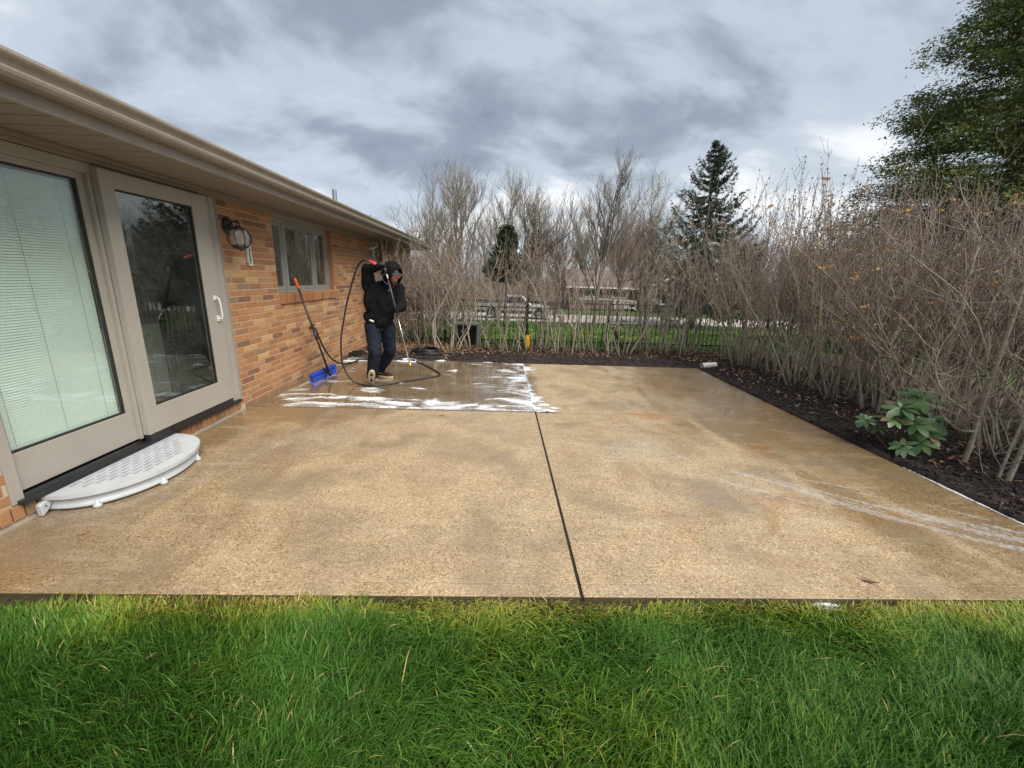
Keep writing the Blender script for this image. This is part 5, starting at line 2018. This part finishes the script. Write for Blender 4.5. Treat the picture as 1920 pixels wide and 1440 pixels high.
gh = thing('garden_hose', 'black garden hose hanging from the faucet and ending in a coil at the far bed', 'hose', (-2.2, 7.2, 0))
gp_ = [(WALL_X + .10, 6.14, .64), (-2.685, 6.17, .54), (-2.66, 6.26, .36), (-2.64, 6.44, .18), (-2.61, 6.66, .06), (-2.55, 6.84, .016), (-2.48, 7.05, .016), (-2.40, 7.30, .016), (-2.22, 7.44, .016), (-2.0, 7.50, .016), (-1.8, 7.56, .018), (-1.55, 7.72, .03)]
part('hose_line', MB().tube(spline(gp_, 8), .0125, 10), rubber, gh, smooth=True)
cc = Vector((-1.42, 7.95, .045))
coil = []
rc = random.Random(8)
for k in range(150):
    a = k / 24 * 2 * math.pi + 3.6
    rr = .31 + .03 * math.sin(k * .21) - .016 * (k / 24)
    coil.append(cc + Vector((rr * math.cos(a) + .02 * math.sin(k * .13), rr * .85 * math.sin(a) + .02 * math.cos(k * .17), .011 * (k / 24) + .014 * math.sin(a * .5 + k * .05))))
part('coil', MB().tube([Vector((-1.55, 7.72, .03))] + coil, .0125, 8), rubber, gh, smooth=True)
lo = spline([(-1.62, 7.74, .035), (-1.3, 7.82, .06), (-1.0, 7.88, .055), (-.72, 8.0, .04), (-.80, 7.72, .035), (-1.05, 7.52, .03), (-1.35, 7.44, .022), (-1.5, 7.52, .025)], 8)
part('loose_loop', MB().tube(lo, .012, 8), rubber, gh, smooth=True)

# ------------------------------------------------------------------ soap foam on the concrete
def foam_sheet(name, x0, x1, y0, y1, cell, dens, z0, label, hmax=.012):
    gx = np.arange(x0, x1 + cell, cell)
    gy = np.arange(y0, y1 + cell, cell)
    X, Y = np.meshgrid(gx, gy)
    D = dens(X, Y)
    Z = z0 + .0022 + np.clip(D, 0, 1.2) * hmax * (.5 + vnoise(X * 70, Y * 70, 6))
    ny, nx = X.shape
    idx = np.arange(nx * ny).reshape(ny, nx)
    k = (D[:-1, :-1] > 0) | (D[1:, 1:] > 0) | (D[:-1, 1:] > 0) | (D[1:, :-1] > 0)
    F = np.stack([idx[:-1, :-1], idx[:-1, 1:], idx[1:, 1:], idx[1:, :-1]], -1)[k]
    usedv = np.unique(F)
    remap = np.full(nx * ny, -1)
    remap[usedv] = np.arange(len(usedv))
    V = np.stack([X, Y, Z], -1).reshape(-1, 3)[usedv]
    me = np_mesh(name, V, remap[F].ravel(), np.full(len(F), 4), np.clip(D.ravel()[usedv], 0, 1), smooth=True)
    o = link(name, me, M['foam'])
    o['kind'] = 'stuff'
    tag(o, label, 'foam')
    return o


def ss(a, b, x):
    t = np.clip((x - a) / (b - a), 0, 1)
    return t * t * (3 - 2 * t)


def dens_main(X, Y):
    wx = X + (fbm(X * 1.7, Y * 1.7, 91) - .5) * .5
    wy = Y + (fbm(X * 1.5, Y * 1.5, 95) - .5) * .35
    st1 = fbm(wx * 3.0, wy * 9.0, 13, 4)
    st2 = fbm(wx * 6, wy * 13, 17, 4)
    sw = np.abs(fbm(X * 3.2 + st1 * 2.0, Y * 3.2, 23, 3) - .5) * 2
    nearJ = 1 - ss(4.60, 5.05, Y)
    nearX = ss(-.35, .42, X)
    thr = .625 - .175 * nearJ * ss(-2.75, -2.3, X) - .13 * nearX - .05 * (1 - ss(4.6, 5.6, Y))
    d1 = (st1 * .65 + st2 * .35 - thr) * 4.2
    d2 = (.20 - sw) * 2.2 * nearX * (1 - ss(6.2, 7.0, Y))
    d = np.maximum(d1, d2)
    d = np.where(Y < 4.527 - .02 * (X > JX), -1, d)
    # the wet slab ends at the joint; a jagged tongue runs over it
    lim = .46 + .30 * np.clip((5.55 - Y) / 1.0, 0, 1) ** 1.3 + .22 * np.exp(-((Y - 6.85) / .16) ** 2) + (fbm(X * 2, Y * 16, 55, 3) - .5) * .22
    tongue = (lim - X) * 9
    tongue = np.where((X > JX - .02), np.minimum(tongue, .15 + (fbm(X * 7, Y * 18, 44, 3) - .38) * 4.0), -1)
    d = np.where(X > JX - .012, tongue, d)
    line = .5 - np.abs(X - JX) * 40 + (fbm(X * 3, Y * 9, 61, 3) - .4) * 1.2                        # the joint itself is filled with suds
    d = np.where((Y > 4.53) & (Y < 7.1), np.maximum(d, line), d)
    # along the joint and along the wall
    jl = .75 - np.abs(Y - (4.575 + .10 * (fbm(X * 2.2, Y * 0, 71) - .5))) * 13
    d = np.maximum(d, np.where((X > -2.45) & (X < .72) & (Y > 4.527), (jl - 2.05 + fbm(wx * 5, wy * 20, 47, 4) * 3.3) * .8, -1))
    wl_ = .6 - np.abs(X + 2.66 - .12 * (fbm(Y * 2, Y * 0, 73) - .5)) * 10
    d = np.maximum(d, np.where((Y > 5.2) & (Y < 7.5), wl_ * (st2 + .3) - .1, -1))
    d = np.maximum(d, np.where((Y > 7.05) & (Y < 7.45) & (X < -1.0), (st1 - .5) * 6, -1))
    hard = ((X < JX) & (X > -2.72)) | (X >= JX)
    return np.where(hard & (Y < 7.5) & (X < .95), d, -1)


foam_sheet('soap_foam', -2.74, .95, 4.5, 7.5, .0125, dens_main, 0, 'white soap suds streaked over the wet far left slab')


def seg_d(X, Y, ax, ay, bx_, by_):
    t = np.clip(((X - ax) * (bx_ - ax) + (Y - ay) * (by_ - ay)) / ((bx_ - ax) ** 2 + (by_ - ay) ** 2), 0, 1)
    return np.hypot(X - ax - t * (bx_ - ax), Y - ay - t * (by_ - ay)), t


def dens_right(X, Y):
    u_, v_ = X * .8 - Y * .6, X * .6 + Y * .8
    v_ = v_ + .12 * fbm(u_ * 1.2, v_ * 1.2, 33, 2)
    st = fbm(u_ * 2.2, v_ * 34, 19, 3)
    sp_ = fbm(X * 26, Y * 26, 29, 3)
    d = np.full_like(X, -1.0)
    for ax, ay, bx_, by_, wd, k in ((2.05, 3.0, 3.2, 2.15, .16, .50), (2.7, 2.6, 3.5, 1.80, .16, .42), (1.8, 2.9, 2.3, 2.6, .14, .22), (2.45, 2.95, 2.9, 2.75, .014, .30), (2.9, 2.75, 3.35, 2.40, .012, .30), (1.5, 3.35, 1.85, 3.28, .035, .30), (2.55, 2.62, 3.3, 2.12, .035, .75), (3.0, 2.2, 3.5, 1.95, .03, .8), (2.9, 2.45, 3.5, 2.2, .05, .2)):
        q, t = seg_d(X, Y, ax, ay, bx_, by_)
        d = np.maximum(d, np.where(q < wd, (1 - q / wd) * k * .9 + (st - .60) * 1.9 + (sp_ - .5) * .35, -1))
    return np.clip(d - .06, -1, .19)


foam_sheet('soap_streaks', 1.4, 3.52, 1.7, 3.45, .011, dens_right, 0, 'thin white soap streaks fanned over the front right slab', .003)


def dens_edge(X, Y):
    q = np.abs(X - (PX1 - .012 + .018 * (fbm(Y * 6, Y * 0, 81) - .5)))
    w_ = .018 * ss(3.15, 2.9, Y) * (.5 + vnoise(Y * 9, Y * 0, 7))
    return (1 - q / np.maximum(w_, .002)) * .9


foam_sheet('soap_edge_line', 3.48, 3.60, 1.7, 3.2, .006, dens_edge, .0, 'thin white line of suds along the right patio edge', .006)


def dens_front(X, Y):
    a = np.exp(-((X - 1.62) / .15) ** 2) + np.exp(-((X - 2.95) / .26) ** 2) + .55 * np.exp(-((X - 1.35) / .05) ** 2)
    return a * 1.1 - np.abs(Y - 1.645) * 22 + (fbm(X * 16, Y * 16, 37) - .5) * 1.8 - .15


foam_sheet('soap_pool', 1.2, 3.4, 1.56, 1.672, .008, dens_front, -.036, 'white soap suds pooled between the front slab edge and the grass', .014)

# small fallen bits on the concrete
for i, (x, y, a, sc_, lb) in enumerate([(1.98, 1.79, 2.5, 1.0, 'curled reddish brown leaf lying on the front right slab near its edge'), (-.62, 4.32, .3, .7, 'small brown leaf scrap on the front left slab near the wet joint'), (-2.35, 2.12, .8, .6, 'pale leaf scrap beside the half-moon step')]):
    t = thing('fallen_leaf', lb, 'leaf', (x, y, .003), group=None, rz=a, world_parts=False)
    vs, fs = [], []
    for k in range(7):
        u_ = k / 6
        w_ = .011 * math.sin(math.pi * min(max(u_, .03), .97)) * sc_
        z_ = .002 + .012 * sc_ * (u_ - .5) ** 2 * 4
        vs += [(.075 * sc_ * (u_ - .5), -w_, z_ + .004), (.075 * sc_ * (u_ - .5), 0, z_), (.075 * sc_ * (u_ - .5), w_, z_ + .004)]
    for k in range(6):
        b_ = 3 * k
        fs += [(b_, b_ + 3, b_ + 4, b_ + 1), (b_ + 1, b_ + 4, b_ + 5, b_ + 2)]
    m_ = MB()
    m_.add(vs, fs, .15 if i == 0 else .6)
    link('blade', m_.mesh('blade', smooth=True, attr='tint'), M['litter'], t)
    link('stalk', MB().tube([(.037 * sc_, 0, .012), (.052 * sc_, .003, .006)], .001, 5).mesh('stalk'), M['stem_dark'], t)
# ------------------------------------------------------------------ person with pressure washer
from mathutils import noise as mnoise


def cloth(name, c, rough=.85, var=.25, scale=14):
    t = NT(name)
    n = t.noise(scale, 4, .6, t.pos())
    f = t.noise(300, 2, .5, t.pos())
    t.set(Base_Color=t.ramp(n, [(.3, tuple(x * (1 - var) for x in c)), (.7, tuple(x * (1 + var) for x in c))]), Roughness=rough, Specular_IOR_Level=.15, Sheen_Weight=0.0)
    t.bump(f, .3, .002)
    return t.m


m_hood = cloth('black_fleece', (.0065, .0065, .008))
m_jean = cloth('dark_denim', (.012, .016, .028), .8, .4, 9)
m_glove = cloth('black_glove', (.008, .008, .009), .5, .2, 20)
m_skin = mottled('skin', (.44, .24, .16), .5, .1, 20, .05)
m_beard = cloth('brown_beard', (.08, .045, .028), .9, .3, 60)
m_shoe = cloth('brown_leather', (.055, .028, .022), .55, .3, 25)
m_sole = mottled('tan_sole', (.60, .50, .32), .7, .12, 18, .4, 70)
m_lens = NT('orange_lens')
m_lens.set(Base_Color=(.75, .13, .03), Roughness=.08, Coat_Weight=1.0)

pr = thing('person', 'worker in black hoodie, dark jeans and gloves aiming a pressure washer wand at the concrete', 'person', (-1.70, 5.75, 0))

hipR, hipL = Vector((-1.735, 5.66, .80)), Vector((-1.56, 5.76, .80))
kneeR, kneeL = Vector((-1.675, 5.52, .47)), Vector((-1.55, 5.80, .44))
ankR, ankL = Vector((-1.755, 5.60, .115)), Vector((-1.765, 6.03, .10))
pel = Vector((-1.65, 5.71, .88))
che = Vector((-1.61, 5.70, 1.16))
nec = Vector((-1.49, 5.655, 1.36))
hea = Vector((-1.415, 5.585, 1.495))
shR, shL = Vector((-1.745, 5.64, 1.325)), Vector((-1.40, 5.76, 1.30))
elR, elL = Vector((-1.735, 5.575, 1.545)), Vector((-1.345, 5.70, 1.07))
wrR, wrL = Vector((-1.535, 5.45, 1.585)), Vector((-1.345, 5.46, 1.055))
haR, haL = Vector((-1.465, 5.42, 1.555)), Vector((-1.332, 5.355, 1.045))
face = Vector((.66, -.62, -.46)).normalized()
up_h = (Vector((0, 0, 1)) - face * face.z).normalized()
rt_h = face.cross(up_h).normalized()
RH = Matrix((rt_h, face, up_h)).transposed()      # local x right, y forward, z up
fwd = Vector((.45, -.89, 0)).normalized()
RT = Matrix((Vector((-.89, -.45, 0)), -fwd, Vector((0, 0, 1)))).transposed()

# body: one continuous surface
b = MB()
b.ellipsoid(hea, (.078, .098, .118), RH)
b.ellipsoid(hea + RH @ Vector((0, .03, -.06)), (.055, .06, .06), RH)
b.capsule(hea + RH @ Vector((0, .095, .005)), hea + RH @ Vector((0, .112, -.03)), .010, .016, 8)       # nose
for s in (-1, 1):
    b.ellipsoid(hea + RH @ Vector((s * .08, -.005, -.01)), (.012, .022, .034), RH, 10, 6)              # ears
b.ellipsoid(hea + RH @ Vector((0, .088, -.062)), (.026, .012, .010), RH, 10, 6)                         # lips
b.capsule(nec - Vector((0, 0, .05)), hea - Vector((.02, -.02, .05)), .062, .055)
b.ellipsoid(che, (.165, .105, .20), RT)
b.ellipsoid(che + Vector((.02, 0, .12)), (.17, .10, .11), RT)
b.ellipsoid(pel, (.155, .105, .15), RT)
b.capsule(pel, che, .12, .13)
for sh, el, wr, ha in ((shR, elR, wrR, haR), (shL, elL, wrL, haL)):
    b.capsule(che.lerp(sh, .6), sh, .07, .06)
    b.capsule(sh, el, .055, .042)
    b.capsule(el, wr, .042, .028)
    b.capsule(wr, wr.lerp(ha, .5), .028, .026)
for hp, kn, an in ((hipR, kneeR, ankR), (hipL, kneeL, ankL)):
    b.capsule(pel.lerp(hp, .6), hp, .09, .088)
    b.capsule(hp, kn, .085, .056)
    b.capsule(kn, an, .055, .036)
    b.capsule(an, an - Vector((0, 0, .02)), .036, .036)
body_o = baked(b, [('REMESH', dict(mode='VOXEL', voxel_size=.012)), ('SMOOTH', dict(iterations=3, factor=.5))], 'body', m_skin, pr)


def folds(o, amp, fx, seed, stretch):
    me = o.data
    for v in me.vertices:
        p = v.co
        n = mnoise.noise(Vector((p.x * fx * stretch[0] + seed, p.y * fx * stretch[1], p.z * fx * stretch[2])))
        n2 = mnoise.noise(Vector((p.x * fx * 2.3, p.y * fx * 2.3 + seed, p.z * fx * 1.6)))
        v.co = p + v.normal * amp * (n + .5 * n2)
    me.update()


# hoodie
h = MB()
h.ellipsoid(che + Vector((-.01, 0, -.03)), (.225, .155, .25), RT)
h.ellipsoid(che + Vector((.02, 0, .12)), (.20, .135, .125), RT)
h.ellipsoid(pel + Vector((.0, 0, .05)), (.215, .155, .11), RT)
h.ellipsoid(pel + Vector((.06, -.06, -.01)), (.12, .09, .09), RT)
h.capsule(pel + Vector((0, 0, .06)), che, .16, .17)
h.capsule(che + Vector((.03, 0, .1)), nec + Vector((.01, 0, .02)), .13, .085)
for sh, el, wr, w0 in ((shR, elR, wrR, .075), (shL, elL, wrL, .072)):
    h.capsule(che.lerp(sh, .5), sh, .11, .095)
    h.capsule(sh, el, .092, .074)
    h.capsule(el, el.lerp(wr, .9), .072, .046)
hood_o = baked(h, [('REMESH', dict(mode='VOXEL', voxel_size=.012)), ('SMOOTH', dict(iterations=4, factor=.5))], 'hoodie', m_hood, pr)
folds(hood_o, .015, 9, 3.1, (1.6, 1.6, .8))

# hood: shell round the head, open at the face
def shell(c, s, rot, open_dir, cosang, name, mat, thick, tilt=0.0):
    mb = MB()
    nu, nv = 32, 20
    vs = []
    for j in range(nv + 1):
        th = math.pi * j / nv
        for i in range(nu):
            ph = 2 * math.pi * i / nu
            # pole axis = open_dir (local y)
            q = Vector((s[0] * math.sin(th) * math.cos(ph), s[1] * math.cos(th), s[2] * math.sin(th) * math.sin(ph)))
            vs.append(c + rot @ q)
    fs = []
    for j in range(nv):
        if math.cos(math.pi * (j + .5) / nv) > cosang:
            continue
        for i in range(nu):
            i2 = (i + 1) % nu
            fs.append((j * nu + i, (j + 1) * nu + i, (j + 1) * nu + i2, j * nu + i2))
    mb.add(vs, fs)
    return baked(mb, [('SOLIDIFY', dict(thickness=thick, offset=1.0))], name, mat, pr)


hd = shell(hea + RH @ Vector((0, -.012, .004)), (.108, .142, .150), RH, face, .74, 'hood', m_hood, .012)
folds(hd, .006, 14, 8.2, (1, 1, 1))
# cap brim peeking out of the hood
bb = MB()
vs, fs = [], []
n = 14
for i in range(n + 1):
    a = math.pi * i / n
    x_ = .088 * math.cos(a)
    y_ = .062 + .085 * math.sin(a) ** .7
    z_ = .072 - .26 * x_ * x_ / .08 - .018 * math.sin(a)
    vs += [hea + RH @ Vector((x_ * .92, .055, z_ + .012)), hea + RH @ Vector((x_, y_, z_))]
fs = [(2 * i, 2 * i + 2, 2 * i + 3, 2 * i + 1) for i in range(n)]
bb.add(vs, fs)
baked(bb, [('SOLIDIFY', dict(thickness=.006, offset=0.0))], 'cap_brim', cloth('grey_brim', (.05, .05, .052)), pr)
# tinted glasses
gl = MB()
for s in (-1, 1):
    gl.ellipsoid(hea + RH @ Vector((s * .033, .094, .014)), (.033, .010, .024), RH, 14, 8)
part('glasses', gl, m_lens.m, pr, smooth=True)
fr_m = MB()
fr_m.tube([hea + RH @ Vector((-.078, .02, .02)), hea + RH @ Vector((-.064, .088, .026)), hea + RH @ Vector((0, .106, .03)), hea + RH @ Vector((.064, .088, .026)), hea + RH @ Vector((.078, .02, .02))], .004, 6)
part('glasses_frame', fr_m, M['dark_metal'], pr)
bd_ = MB()
bd_.ellipsoid(hea + RH @ Vector((0, .058, -.088)), (.058, .046, .048), RH)
bd_.ellipsoid(hea + RH @ Vector((0, .05, -.125)), (.038, .036, .05), RH)
beard = baked(bd_, [('REMESH', dict(mode='VOXEL', voxel_size=.008))], 'beard', m_beard, pr)
folds(beard, .006, 60, 1.2, (1, 1, 1))

# jeans
j = MB()
j.ellipsoid(pel + Vector((0, 0, -.01)), (.178, .125, .12), RT)
for hp, kn, an in ((hipR, kneeR, ankR), (hipL, kneeL, ankL)):
    j.capsule(pel.lerp(hp, .55), hp, .10, .103)
    j.capsule(hp, kn, .106, .088)
    j.tube([kn, kn.lerp(an, .5), an + Vector((0, 0, .035)), an - Vector((0, 0, .018))], [.086, .080, .075, .074], 16)
jean = baked(j, [('REMESH', dict(mode='VOXEL', voxel_size=.011)), ('SMOOTH', dict(iterations=3, factor=.5))], 'jeans', m_jean, pr)
folds(jean, .009, 11, 5.5, (1, 1, 2.2))
part('pocket_rag', MB().ellipsoid(Vector((-1.71, 5.555, .885)), (.035, .010, .013), Matrix.Rotation(.3, 3, 'Y')), M['white_plastic'], pr, smooth=True)

# shoes
def shoe(heel, toe, upv):
    ax = (toe - heel).normalized()
    upv = (upv - ax * upv.dot(ax)).normalized()
    sd = ax.cross(upv)
    R_ = Matrix((ax, sd, upv)).transposed()
    L = (toe - heel).length
    out = []
    n = 28
    for k in range(n):
        a = 2 * math.pi * k / n
        x_ = L * .5 - L * .5 * math.cos(a)
        w_ = .046 * (1 - .22 * math.cos(a) * -1 * .8) if False else .040 + .012 * (1 - math.cos(a)) * .5
        y_ = w_ * math.copysign(abs(math.sin(a)) ** .75, math.sin(a)) + .006 * math.sin(math.pi * x_ / L)
        out.append((x_, y_))
    s_ = MB()
    vs = []
    for z_ in (0, .022):
        for x_, y_ in out:
            vs.append(heel + R_ @ Vector((x_, y_, z_)))
    s_.add(vs, [tuple(range(n - 1, -1, -1)), tuple(range(n, 2 * n))] + [(k, (k + 1) % n, n + (k + 1) % n, n + k) for k in range(n)])
    u_ = MB()
    u_.ellipsoid(heel + R_ @ Vector((L * .70, .003, .035)), (L * .285, .046, .042), R_)
    u_.ellipsoid(heel + R_ @ Vector((L * .30, 0, .045)), (L * .27, .039, .055), R_)
    u_.capsule(heel + R_ @ Vector((L * .27, 0, .05)), heel + R_ @ Vector((L * .26, 0, .11)), .044, .045)
    sh = baked(u_, [('REMESH', dict(mode='VOXEL', voxel_size=.008)), ('SMOOTH', dict(iterations=2, factor=.5))], 'shoe', m_shoe, pr)
    so = link('sole', s_.mesh('sole'), m_sole, sh, (0, 0, 0), bevel=.006)
    tr_ = MB()
    for k in range(7):
        tr_.box(heel + R_ @ Vector((L * (.14 + .12 * k), 0, -.0025)), (.012, .062, .004), R_)
    link('tread', tr_.mesh('tread'), m_sole, sh, (0, 0, 0))


shoe(Vector((-1.768, 5.575, .008)), Vector((-1.700, 5.425, .230)), Vector((0, .8, .6)))
shoe(Vector((-1.825, 6.08, .002)), Vector((-1.575, 5.985, .002)), Vector((0, 0, 1)))

# hands: five gloved fingers closed round the wand
gA, gB = haR + Vector((-.06, .015, .03)), haL
ax_up = (haL - haR).normalized()


def hand(c, axis, wrist, name, radius=.020):
    axis = axis.normalized()
    back = (wrist - c)
    back = (back - axis * back.dot(axis)).normalized()       # from grip towards the wrist
    side = axis.cross(back)
    mb = MB()
    mb.capsule(wrist, wrist.lerp(c, .35), .034, .034)
    pc = c + back * (radius + .020)
    Rm = Matrix((axis, side, back)).transposed()
    mb.ellipsoid(pc, (.045, .030, .020), Rm)
    mb.capsule(wrist.lerp(c, .3), pc, .032, .028)
    lens = (2.4, 2.75, 2.65, 2.2)
    for k in range(4):
        off = axis * (-.033 + .022 * k)
        pts = []
        for q in range(6):
            a = .35 + lens[k] * q / 5
            r_ = radius + .010
            pts.append(c + off + back * (r_ * math.cos(a)) + side * (r_ * math.sin(a)))
        pts = [pc + off * .9 + side * .012] + pts
        for q in range(6):
            mb.capsule(pts[q], pts[q + 1], .0105 - .0006 * q, .0100 - .0006 * q, 8)
    tp_ = [pc - axis * .030 - side * .014, c - axis * .042 - side * (radius + .012) + back * .008, c - axis * .038 - side * (radius + .006) - back * .018, c - axis * .028 - side * .004 - back * (radius + .014)]
    for q in range(3):
        mb.capsule(tp_[q], tp_[q + 1], .013 - .001 * q, .012 - .001 * q, 8)
    return baked(mb, [('REMESH', dict(mode='VOXEL', voxel_size=.0045)), ('SMOOTH', dict(iterations=1, factor=.5))], name, m_glove, pr)


hand(haR, ax_up, wrR, 'glove', .022)
hand(haL, ax_up, wrL, 'glove', .022)

# ------------------------------------------------------------------ spray gun and wand (held, a thing of its own)
wd = thing('pressure_washer_wand', 'black spray gun with red hose grip, steel lance and brass nozzle held by the worker', 'spray wand', haL)
noz = Vector((-1.140, 5.155, .42))
redA, redB = Vector((-1.685, 5.50, 1.645)), Vector((-1.575, 5.46, 1.60))
part('hose_grip', MB().tube([redA, redA.lerp(redB, .08), redA.lerp(redB, .5), redA.lerp(redB, .92), redB], [.014, .021, .022, .020, .013], 12), mottled('red_grip', (.62, .045, .045), .45, .1, 12, .1), wd, smooth=True)
part('coupling', MB().tube([redB, redB.lerp(haR, .35), redB.lerp(haR, .36), redB.lerp(haR, .6)], [.011, .011, .016, .014], 12), M['aluminium'], wd, smooth=True)
gb = MB()
gb.tube([redB.lerp(haR, .55), haR + Vector((-.015, .005, .02)), haR, haR + ax_up * .09], [.016, .021, .022, .019], 12)
gb.tube(spline([haR + ax_up * .06, haR + ax_up * .10 + Vector((-.055, -.02, .01)), haR + ax_up * .17 + Vector((-.045, -.02, 0)), haR + ax_up * .20], 5), .006, 8)
part('gun_body', gb, M['dark_metal'], wd, smooth=True)
part('trigger', MB().tube([haR + ax_up * .07 + Vector((.012, -.03, 0)), haR + ax_up * .12 + Vector((.012, -.034, 0))], .008, 8), M['white_plastic'], wd, smooth=True)
part('fore_grip', MB().tube([haR + ax_up * .09, haR + ax_up * .22, haR + ax_up * .24, haR.lerp(haL, .88), haL + ax_up * .06], [.013, .013, .018, .019, .016], 12), M['dark_metal'], wd, smooth=True)
part('lance', MB().tube([haL + ax_up * .05, haL.lerp(noz, .3), noz], .0075, 10), M['aluminium'], wd, smooth=True)
nd_ = (noz - haL).normalized()
brass = mottled('brass', (.72, .47, .10), .3, .1, 30, .05, 60, .8)
part('nozzle', MB().tube([noz - nd_ * .01, noz + nd_ * .01, noz + nd_ * .012, noz + nd_ * .045, noz + nd_ * .055], [.009, .010, .017, .016, .010], 12), brass, wd, smooth=True)

for o in bpy.data.objects:
    if '_world' in o:
        del o['_world']
